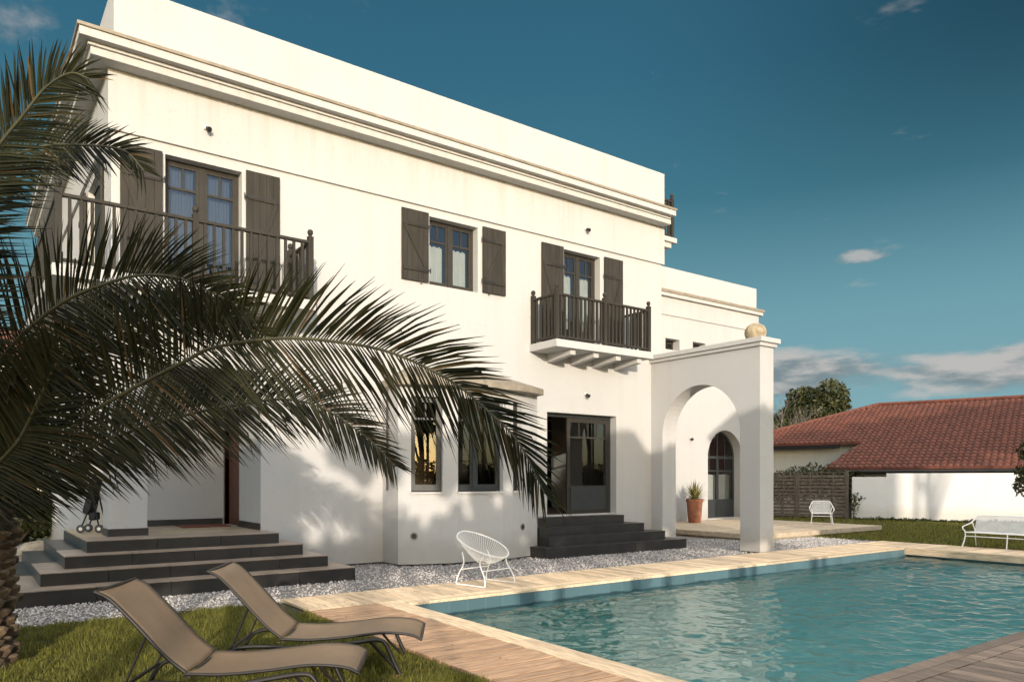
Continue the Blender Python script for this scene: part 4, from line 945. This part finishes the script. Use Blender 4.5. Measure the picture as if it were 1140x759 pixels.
FR = [
 ([(0.0,8.2,1.19),(.34,7.7,1.58),(.62,7.37,1.89),(.84,7.08,2.16),(1.15,6.67,2.39),(1.43,6.28,2.57),(1.59,6.03,2.66),(1.93,5.59,2.7),(2.24,5.25,2.66),(2.53,4.91,2.56),(2.81,4.57,2.35),(3.0,4.37,2.13),(3.15,4.2,1.9),(3.27,4.05,1.54)], UP+.35*TC, .56, 120),
 ([(-.06,8.24,1.59),(.12,7.86,2.24),(.29,7.49,2.64),(.45,7.24,2.86),(.7,6.94,3.08),(.98,6.61,3.2),(1.17,6.34,3.22),(1.36,6.14,3.18),(1.54,5.95,3.06),(1.73,5.68,2.92)], UP+.2*TC, .56, 95),
 ([(0,8.32,1.1),(.43,8.25,1.42),(.71,8.17,1.73),(1.13,7.99,2.01),(1.7,7.69,2.24),(2.25,7.41,2.38),(2.59,7.22,2.42),(2.86,7.08,2.35),(3.08,6.92,2.19),(3.28,6.77,2.0),(3.46,6.64,1.76)], UP-.3*TC, .46, 110),
 ([(-.09,8.02,1.59),(-.1,7.52,2.6),(0,7.08,3.51),(.13,6.86,3.91),(.24,6.72,4.12),(.37,6.56,4.3),(.5,6.4,4.48),(.64,6.23,4.56),(.75,6.15,4.52)], UP+.3*TC, .50, 100),
 ([(-.13,8.42,1.75),(-.16,8.31,3.25),(.03,8.05,4.04),(.33,7.71,4.36),(.59,7.51,4.48),(.87,7.18,4.44),(1.11,7.01,4.4),(1.25,6.91,4.23)], UP+.1*TC, .42, 90),
 ([(0,8.57,1.42),(.37,8.42,2.09),(.72,8.29,2.6),(1.12,8.11,2.99),(1.37,7.93,3.12),(1.71,7.68,3.23),(2.01,7.46,3.2),(2.39,7.18,3.0)], UP+.6*TC, .52, 90),
 ([(-.03,8.1,1.28),(.18,7.69,1.67),(.39,7.41,1.96),(.53,7.19,2.32),(.65,7.1,2.61),(.79,6.99,2.8)], UP+.3*TC, .46, 80),
 ([(-.1,8.3,1.5),(-.5,8.5,2.8),(-1.1,8.9,3.4),(-1.9,9.3,3.3),(-2.6,9.6,2.7)], np.array([.3,1,.2]), .5, 80),
 ([(-.1,8.2,1.5),(-.6,7.8,2.8),(-1.3,7.3,3.3),(-2.1,6.8,3.1),(-2.7,6.4,2.4)], np.array([.5,-1,.2]), .5, 80),
 ([(0,8.4,1.5),(0,9.2,2.9),(-.1,10.0,3.5),(-.2,10.9,3.4),(-.3,11.6,2.7)], np.array([1,0,.2]), .5, 80),
 ([(-.1,8.2,1.4),(-.7,8.3,2.0),(-1.5,8.5,2.2),(-2.3,8.6,1.8)], np.array([0,1,.3]), .5, 70),
]
for i, (pts, hint, ln, nl) in enumerate(FR):
    Vv, Ff, m = frond_mesh(pts, np.array(hint, float), ln*1.15, int(nl*1.85), 100+i)
    rc = m.build('frond', M['rachis'], palm, smooth=60)
    o = npmesh('leaflets', Vv-np.array(ROOT[palm.name]), Ff, M['palm']); o.parent = rc
# trunk with leaf-scar boots
mb = MB(); mb.lathe([(.40,-.06),(.36,.1),(.33,.5),(.34,.9),(.33,1.2),(.28,1.45),(.1,1.6)], 20, (0.0,8.2,0))
i = 0
for k in range(17):
    z = .03+k*.085
    for j in range(15):
        a = 2*PI*(j+.5*(k % 2))/15+random.uniform(-.06,.06); r = .345+.02*math.cos(k)+random.uniform(0,.02); ca, sa = math.cos(a), math.sin(a); o_ = Vector((r*ca, 8.2+r*sa, z)); rd = Vector((ca,sa,0)); tn = Vector((-sa,ca,0))
        w, h, p = .085*random.uniform(.8,1.15), .075*random.uniform(.8,1.2), random.uniform(.05,.10)
        tip = o_+rd*p+Vector((0,0,h*.55)); b = len(mb.v)
        mb.v += [tuple(o_-tn*w-rd*.03), tuple(o_-Vector((0,0,h))-rd*.02), tuple(o_+tn*w-rd*.03), tuple(o_+Vector((0,0,h))-rd*.03), tuple(tip-tn*w*.45), tuple(tip-Vector((0,0,h*.5))), tuple(tip+tn*w*.45), tuple(tip+Vector((0,0,.012)))]
        mb.f += [(b,b+1,b+5,b+4),(b+1,b+2,b+6,b+5),(b+2,b+3,b+7,b+6),(b+3,b,b+4,b+7),(b+4,b+5,b+6,b+7)]
mb.build('trunk', M['bark'], palm)

# ------------------------------------------------------------------ trees, hedges, shrubs
gr = random.Random(8)
DAPPLE_CUTS = [(5.15,2.35,.42),(5.3,1.85,.30),(5.45,1.5,.2),(4.75,2.5,.25),(6.3,2.6,.25)]  # cuts in the unseen foliage, placed so sun dapples land on chosen spots
DAPPLE_CUTS += [(gr.gauss(7.0,.55), gr.gauss(1.05,.22), gr.uniform(.11,.26)) for i in range(38)]+[(gr.gauss(5.95,.35), gr.gauss(1.15,.3), gr.uniform(.11,.26)) for i in range(30)]
DAPPLE_CUTS += [(gr.uniform(7.8,9.6), gr.uniform(.5,1.3), gr.uniform(.07,.15)) for i in range(9)]
DAPPLE_CUTS += [(gr.uniform(3,16), gr.uniform(-1.9,.35), gr.uniform(.06,.17)) for i in range(44)]
DAPPLE_CUTS = np.array(DAPPLE_CUTS)
def leaves(blobs, n, size, seed, fill=.55, gaps=False):
    """leaf-sized faces spread through a set of ellipsoid clumps"""
    rs = np.random.default_rng(seed); Bl = np.array(blobs, float); vol = Bl[:,3]*Bl[:,4]*Bl[:,5]; k = rs.choice(len(Bl), n, p=vol**.75/np.sum(vol**.75))
    d = rs.normal(size=(n,3)); d /= np.linalg.norm(d, axis=1)[:,None]; r = rs.uniform(fill, 1.08, n)**.7
    c = Bl[k,:3]+d*Bl[k,3:6]*r[:,None]
    if gaps:      # leaves cut away along the sun direction to place the dapples
        k_ = (V0-c[:,1]); q = np.stack([c[:,0]+SA*k_, c[:,2]-SB*k_], 1)
        keep = np.all(np.linalg.norm(q[:,None,:]-DAPPLE_CUTS[None,:,:2], axis=2) > DAPPLE_CUTS[None,:,2]+.05, axis=1); c = c[keep]; n = len(c)
    a = rs.normal(size=(n,3)); a /= np.linalg.norm(a, axis=1)[:,None]; b = np.cross(a, rs.normal(size=(n,3))); b /= np.linalg.norm(b, axis=1)[:,None]
    s = size*rs.uniform(.55, 1.35, n)[:,None]
    V = np.stack([c-a*s, c+b*s*.45, c+a*s, c-b*s*.45], 1).reshape(-1,3); F = np.arange(4*n).reshape(-1,4)
    return V, F
def clumps(c, R, n, seed, r=(.35,.6), flat=1.):
    rs = np.random.default_rng(seed); out = []
    for i in range(n):
        d = rs.normal(size=3); d /= np.linalg.norm(d); q = rs.uniform(.35, .85); s = rs.uniform(*r)*min(R)
        out.append((c[0]+d[0]*R[0]*q, c[1]+d[1]*R[1]*q, c[2]+d[2]*R[2]*q, s, s, s*flat))
    return out
def tree(name, label, cat, base, cz, R, nb, nl, ls, mat, seed, group=None, tr=.16, limbs=6, r=(.35,.6), kind=None):
    t = thing(name, label, cat, base, group=group, world=True); rs = random.Random(seed)
    m = MB(); bx, by, bz = base; m.tube([(bx,by,bz-.05),(bx+.05,by,bz+(cz-bz)*.5),(bx,by+.05,cz)], [tr*1.3, tr*.9, tr*.5], 9)
    bl = clumps((bx,by,cz), R, nb, seed, r)
    for i in range(limbs):
        b = bl[i % len(bl)]; z0 = bz+(cz-bz)*rs.uniform(.35,.8); m.tube([(bx,by,z0),((bx+b[0])/2,(by+b[1])/2,(z0+b[2])/2+.15),b[:3]], [tr*.45,tr*.28,tr*.1], 6)
    m.build('trunk', M['trunk'], t, smooth=60)
    Vv, Ff = leaves(bl, nl, ls, seed, gaps=base[1] < -5); npmesh('crown', Vv, Ff, mat, t)
    return t
FWD = np.array([.593,.8052]); RT = np.array([.8052,-.593])
def cp(x, y): p = FWD*y+RT*x; return (float(p[0]), float(p[1]))
# evergreen behind the neighbour's roof, its paler lower shrub and a bare tree
x, y = cp(18.9, 47); tree('evergreen_tree', 'dense dark evergreen tree rising behind the red roof', 'tree', (x,y,0), 5.0, (2.5,2.5,2.6), 28, 14000, .17, M['leafdark'], 21, tr=.22, r=(.28,.5))
x, y = cp(16.9, 46); tree('bushy_tree', 'lower bushy tree left of the dark evergreen behind the roof', 'tree', (x,y,0), 3.7, (2.2,2.2,2.0), 18, 5000, .16, M['leafmid'], 22, tr=.18)
def bare(x, y, h, seed):
    t = thing('bare_tree', 'thin leafless tree with pale twigs between arch wall and evergreen', 'tree', (x,y,0), world=True); m = MB(); rs = random.Random(seed)
    def grow(p, d, L, r, lv):
        q = p+d*L; m.tube([p, p.lerp(q,.5)+Vector((rs.uniform(-.04,.04)*L,)*3), q], [r, r*.8, r*.6], 5, cap=False)
        if lv == 0: return
        for i in range(rs.choice((2,3,3))):
            nd = (d+Vector((rs.uniform(-.6,.6), rs.uniform(-.6,.6), rs.uniform(-.1,.5)))).normalized(); grow(q if i else p.lerp(q,.75), nd, L*rs.uniform(.62,.85), r*.58, lv-1)
    grow(Vector((x,y,-.05)), Vector((0,0,1)), h*.34, .13, 6); m.build('branches', M['twig'], t)
x, y = cp(15.75, 43); bare(x, y, 6.6, 4)
# dark hedge behind the fence
bl = [(28.6+i*.32+random.uniform(-.1,.1), 20.9-i*.62, 1.45+random.uniform(-.25,.2), .7, .7, .75) for i in range(7)]
Vv, Ff = leaves(bl, 9000, .07, 31, .2); t = thing('hedge', 'dark leafy hedge showing above the wooden fence', 'hedge', (29,18.3,0), world=True); npmesh('foliage', Vv, Ff, M['leafdark'], t)
m = MB(); [m.tube([(b[0],b[1],-.06),(b[0],b[1],b[2])], .03, 6) for b in bl]; m.build('stems', M['trunk'], t)
# shrub reaching in from the right edge
x, y = cp(15.85, 22.6); bl = clumps((x,y,2.0), (.85,.85,.85), 14, 33, (.3,.5)); t = thing('shrub', 'dark glossy shrub leaning in at the right edge before the white wall', 'shrub', (x,y,0), world=True)
Vv, Ff = leaves(bl, 2600, .075, 34, .3); npmesh('foliage', Vv, Ff, M['leafdark'], t); m = MB(); m.tube([(x,y,-.06),(x+.05,y,.9),(x,y,1.9)], [.05,.04,.02], 7)
for b in bl[:8]: m.tube([(x,y,1.0),((x+b[0])/2,(y+b[1])/2,(1+b[2])/2),b[:3]], [.025,.015,.008], 5)
m.build('stems', M['trunk'], t)
# climber on the white wall
t = thing('climbing_plant', 'small sparse leafy climber at the left end of the white wall', 'plant', (29.12,16.25,0), world=True)
m = MB(); m.tube([(29.12,16.25,-.06),(29.14,16.2,.5),(29.18,16.12,1.05)], [.015,.012,.006], 6); m.build('stem', M['trunk'], t)
Vv, Ff = leaves([(29.12,16.2,.45,.12,.22,.3),(29.16,16.1,.85,.12,.3,.25)], 130, .06, 35, .2); npmesh('foliage', Vv, Ff, M['leafmid'], t)
# ragged weeds at the foot of the white wall
bl = [(29.25+(31.0-29.25)*f+.0-.12, 16.2-5.8*f, 0.0, .12, .3, random.uniform(.06,.14)) for f in np.linspace(0, 1.3, 30)]
Vv, Ff = leaves(bl, 2600, .06, 36, .2); o = npmesh('weeds', Vv, Ff, M['leafmid']); tag(o, 'ragged weeds along the foot of the white boundary wall', 'weeds', kind='stuff')
# garden behind the palm at the left
x, y = cp(-15.5, 24); tree('garden_tree', 'dark leafy garden tree behind the palm at the left edge', 'tree', (x,y,0), 3.0, (2.6,2.6,2.2), 16, 7000, .13, M['leafdark'], 41, tr=.16)
x, y = cp(-12.9, 19.5); bl = clumps((x,y,.75), (1.3,1.3,.8), 12, 42); t = thing('garden_bush', 'low dark bush behind the palm left of the porch steps', 'bush', (x,y,0), world=True)
Vv, Ff = leaves(bl, 4500, .08, 43, .2); npmesh('foliage', Vv, Ff, M['leafmid'], t); m = MB(); [m.tube([(x,y,-.06),b[:3]], [.03,.01], 5) for b in bl]; m.build('stems', M['trunk'], t)
rk = random.Random(3)
for i, (px, dy, s, lb) in enumerate(((-9.6,15.2,.30,'largest pale boulder left of the porch steps'),(-10.0,15.9,.22,'middle sized pale boulder behind the palm frond'),(-9.1,15.6,.16,'small pale stone closest to the porch steps'))):
    x, y = cp(px, dy); m = MB(); n = 9
    for k in range(6):
        ph = -PI/2+PI*k/5
        for j in range(n): q = s*(1+rk.uniform(-.18,.18)); a = 2*PI*j/n; m.v.append((x+q*1.2*math.cos(ph)*math.cos(a), y+q*math.cos(ph)*math.sin(a), s*.45+q*.75*math.sin(ph)))
    for k in range(5):
        for j in range(n): m.f.append((k*n+j, k*n+(j+1) % n, (k+1)*n+(j+1) % n, (k+1)*n+j))
    tag(m.build('boulder', M['rock'], smooth=50), lb, 'rock', 'pale boulders left of the porch')

# ------------------------------------------------------------------ fence and boundary wall
F0, F1 = Vector((27.6,20.1,0)), Vector((29.2,16.55,0)); fd = (F1-F0).normalized(); Lf = (F1-F0).length; fnn = Vector((fd.y,-fd.x,0))
t = thing('wooden_fence', 'weathered brown woven panel fence left of the white wall', 'fence', (29,17,0), world=True)
npan = 2; pl = Lf/npan
for k in range(npan+1): 
    m = MB(); m.obox(F0+fd*(k*pl)+Vector((0,0,.95)), fd*.05, fnn*.05, Vector((0,0,1.0))); m.build('post', M['fence'], t, bevel=.006)
for k in range(npan):
    m = MB(); a = k*pl+.055; b = (k+1)*pl-.055; nr = 12
    for r in range(nr):
        z = .11+r*.147; ph = 1 if r % 2 else -1; pts = []
        for i in range(17): s = a+(b-a)*i/16; y = ph*.004; pts.append(F0+fd*s+fnn*y+Vector((0,0,z)))
        for p, q in zip(pts[:-1], pts[1:]): m.beam(p, q, .010, .112)
    for i in range(5): s = a+.03+(b-a-.06)*i/4; m.obox(F0+fd*s+fnn*.025+Vector((0,0,.95)), fd*.02, fnn*.012, Vector((0,0,.92)))
    m.obox(F0+fd*((a+b)/2)+Vector((0,0,1.875)), fd*((b-a)/2), fnn*.03, Vector((0,0,.02))); m.build('woven_panel', M['fence'], t)
Wa, Wm, Wb = Vector((29.29,16.40)), Vector((29.29,16.40))+Vector((.29,-.957))*1.28, Vector((29.29,16.40))+Vector((.29,-.957))*16
mb = MB(); wall(mb, Wa, Wm, -.06, 1.70, th=.2); wall(mb, Wm, Wb, -.06, 1.84, th=.2)
o = mb.build('boundary_wall', M['wallwhite']); tag(o, 'long low white rendered garden wall below the red roof', 'wall')

# ------------------------------------------------------------------ neighbour's house
nb = thing('neighbour_house', 'low neighbouring house with large red clay tile roof', 'house', (33, 14, 0), world=True)
ed = Vector((.29,-.957,0)).normalized(); en = Vector((.957,.29,0)).normalized(); E0 = Vector((29.25,16.5,0))+en*1.3; TP = math.tan(math.radians(22))
def rp(s, q, z=0): return E0+ed*s+en*q+Vector((0,0,2.05+q*TP+z))
def left_edge(q): return (-1.40+.30*q) if q < 2.95 else (-7.3+(q-2.95)*1.22)
tw, th_ = .235, .335; QR = 8.35; SR = 15
mb = MB(); rows = int(QR/th_)
for r in range(rows):
    q0 = r*th_; s0 = left_edge(q0+.1); n0 = math.ceil(s0/tw)
    for k in range(n0, int(SR/tw)):
        b = len(mb.v); s = k*tw; jz = random.uniform(-.006,.006)
        for (q, dz) in ((q0-.03, .045), (q0+th_+.0, .0)):
            for i in range(7): a = i/6; mb.v.append(tuple(rp(s+tw*a*1.02, q, dz+jz+(.070*abs(math.sin(PI*a))**.8))))
        for i in range(6): mb.f.append((b+i, b+i+1, b+8+i, b+7+i))
        c = len(mb.v)
        for i in range(7): a = i/6; mb.v.append(tuple(rp(s+tw*a*1.02, q0-.03, -.02)))
        for i in range(6): mb.f.append((c+i, c+i+1, b+i+1, b+i))
rf = mb.build('roof', M['roof'], nb)
mb = MB()   # ridge and hip caps
for (a, b) in ((rp(left_edge(QR), QR, .03), rp(SR, QR, .03)), (rp(-7.3, 2.95, .05), rp(left_edge(QR), QR, .04))):
    n = int((b-a).length/.35)
    for i in range(n): p, q = a.lerp(b, i/n), a.lerp(b, (i+1.1)/n); mb.tube([p, q], [.10, .085], 10)
mb.build('ridge_tile', M['roof'], rf)
mb = MB()   # under-roof deck, far slope, so the roof is a solid thing
mb.poly([rp(-1.4,0,-.03), rp(SR,0,-.03), rp(SR,QR,-.03), rp(left_edge(QR),QR,-.03), rp(-7.3,2.95,-.03), rp(left_edge(2.94),2.95,-.03)])
R0 = rp(left_edge(QR),QR,-.03); R1 = rp(SR,QR,-.03); mb.quad(R0, R1, R1+en*8+Vector((0,0,-3.2)), R0+en*8+Vector((0,0,-3.2))+ed*-6); mb.poly([R0, R0+en*8+ed*-6+Vector((0,0,-3.2)), rp(-7.3,2.95,-.03)])
mb.build('roof_deck', M['roof'], rf)
mb = MB(); up = Vector((0,0,1))
def nwall(s0, s1, q, z1):
    a, b = E0+ed*s0+en*q, E0+ed*s1+en*q; mb.quad(a-up*.06, b-up*.06, b+up*z1, a+up*z1)
nwall(-1.0, SR, .75, 2.2); nwall(-7.0, -.4, 3.5, 3.35)
a, b = E0+ed*-.95+en*.75, E0+ed*-.95+en*3.5; mb.quad(a-up*.06, b-up*.06, b+up*3.1, a+up*2.2)
a, b = E0+ed*-7.0+en*3.5, E0+ed*-7.0+en*12; mb.quad(a-up*.06, b-up*.06, b+up*3, a+up*3)
mb.build('wall', M['palewall'], nb)
mb = MB(); mb.tube([rp(-1.3,-.08,-.09), rp(SR,-.08,-.09)], .065, 10); mb.obox(rp((SR-1.2)/2,.05,-.14), ed*((SR+1.2)/2), en*.02, up*.10); mb.obox(rp(-4.3,3.0,-.13), ed*2.95, en*.02, up*.09); mb.build('gutter', M['brown'], nb)
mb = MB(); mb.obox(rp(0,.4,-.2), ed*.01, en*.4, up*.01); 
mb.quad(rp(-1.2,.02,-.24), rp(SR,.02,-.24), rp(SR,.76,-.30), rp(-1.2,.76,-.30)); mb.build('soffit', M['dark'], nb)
# red roofed house far left, glimpsed between fronds
x, y = cp(-27, 38); t = thing('distant_house', 'small distant house with red roof behind the palm fronds', 'house', (x,y,0), world=True)
m = MB(); m.box(x-4,y-3,-.06,x+4,y+3,7.2); m.build('wall', M['palewall'], t)
m = MB(); m.v = [(x-4.4,y-3.4,7.21),(x+4.4,y-3.4,7.21),(x+4.4,y+3.4,7.21),(x-4.4,y+3.4,7.21),(x-3,y,9.4),(x+3,y,9.4)]; m.f = [(0,1,5,4),(1,2,5),(2,3,4,5),(3,0,4),(3,2,1,0)]; m.build('roof', M['roof'], t)

# ------------------------------------------------------------------ unseen trees and house behind the viewer, plus added leaf screens (they cast the evening shade)
CAST = [(-13.6,6.3,2.2),(-10.6,6.3,2.0),(-8.3,6.15,1.7),(-6.0,6.45,1.8),(-3.6,6.6,1.7),(-1.2,6.6,1.8),(1.4,6.75,1.8),(3.9,6.8,1.7),(6.3,6.75,1.5),(20.2,8.9,2.4),(24.0,9.3,2.6),(28.0,9.3,2.6),(32.0,9.3,2.6)]
LB = ['thin', 'broad', 'ragged', 'tall', 'rounded', 'loose', 'dense', 'leaning', 'high', 'wide', 'spreading', 'bushy', 'outermost']
for i, (u, top, R) in enumerate(CAST):
    rz = top*(.2 if top < 8 else .13)
    tree('garden_tree', LB[i]+' leafy tree in the row behind the viewer', 'tree', (u,-8.2+.5*math.sin(i*2.3),0), top-rz-.1, (R,1.3,rz), 24, 8500, .13, M['leafdark'], 60+i, group='trees behind the viewer', tr=.14, r=(.3,.5))
for nm, us, zc, rz, n_ in (('shade_canopy', np.arange(-15, 7.6, .8), 4.95, 1.32, 60000), ('shade_canopy', np.arange(16.8, 35, .9), 7.95, 1.5, 60000)):  # unseen leaf bands on stems, added and shaped to cast shade
    bl = [(u, -8.6, zc+.12*math.sin(u*1.7), .95, .6, rz+.16*math.sin(u*2.9)) for u in us]
    Vv, Ff = leaves(bl, n_, .14, 90, .2, True); t = thing(nm, 'lower unseen leaf canopy added behind the viewer to shade the villa' if zc < 6 else 'taller unseen leaf canopy added behind the viewer to shade the red roof', 'hedge', (us[0],-8.6,0), world=True); npmesh('foliage', Vv, Ff, M['leafdark'], t)
    for b in bl[::3]: m = MB(); m.tube([(b[0],b[1],-.06),(b[0],b[1],b[2])], .07, 7); m.build('stem', M['trunk'], t)
for us, lb in ((np.arange(-16, 9.5, 1.0), 'low unseen leaf screen added below the lower canopy to block sky glow'), (np.arange(17, 36, 1.0), 'low unseen leaf screen added below the taller canopy to block sky glow')):  # unseen leaf screens added to keep low sky glow out of window reflections
    bl = [(u, -9.8, 1.25, .9, .6, 1.35) for u in us]; Vv, Ff = leaves(bl, 22000, .13, 95, .3); t = thing('glow_screen', lb, 'hedge', (us[0],-9.8,0), world=True); npmesh('foliage', Vv, Ff, M['leafdark'], t)
    for b in bl[::4]: m = MB(); m.tube([(b[0],b[1],-.06),(b[0],b[1],1.3)], .05, 6); m.build('stem', M['trunk'], t)
t = thing('gabled_house', 'two storey gabled house behind the viewer beyond the pool', 'house', (13.1,-12,0), world=True)
m = MB(); m.box(10.55,-16,-.06,15.65,-8.3,7.9); m.poly([(10.55,-8.3,7.9),(15.65,-8.3,7.9),(13.1,-8.3,9.5)]); m.poly([(15.65,-16,7.9),(10.55,-16,7.9),(13.1,-16,9.5)]); m.build('wall', M['palewall'], t)
m = MB()
for s in (-1, 1):
    e = Vector((13.1+s*3.15, 0, 7.75)); r_ = Vector((13.1, 0, 9.65)); a, b = e+Vector((0,-16.3,0)), e+Vector((0,-8,0)); c, d = r_+Vector((0,-8,0)), r_+Vector((0,-16.3,0)); k = Vector((0,0,.16))
    m.quad(a,b,c,d); m.quad(d+k,c+k,b+k,a+k); m.quad(a,a+k,b+k,b); m.quad(b,b+k,c+k,c); m.quad(d,d+k,a+k,a)
m.build('roof', M['roof'], t)
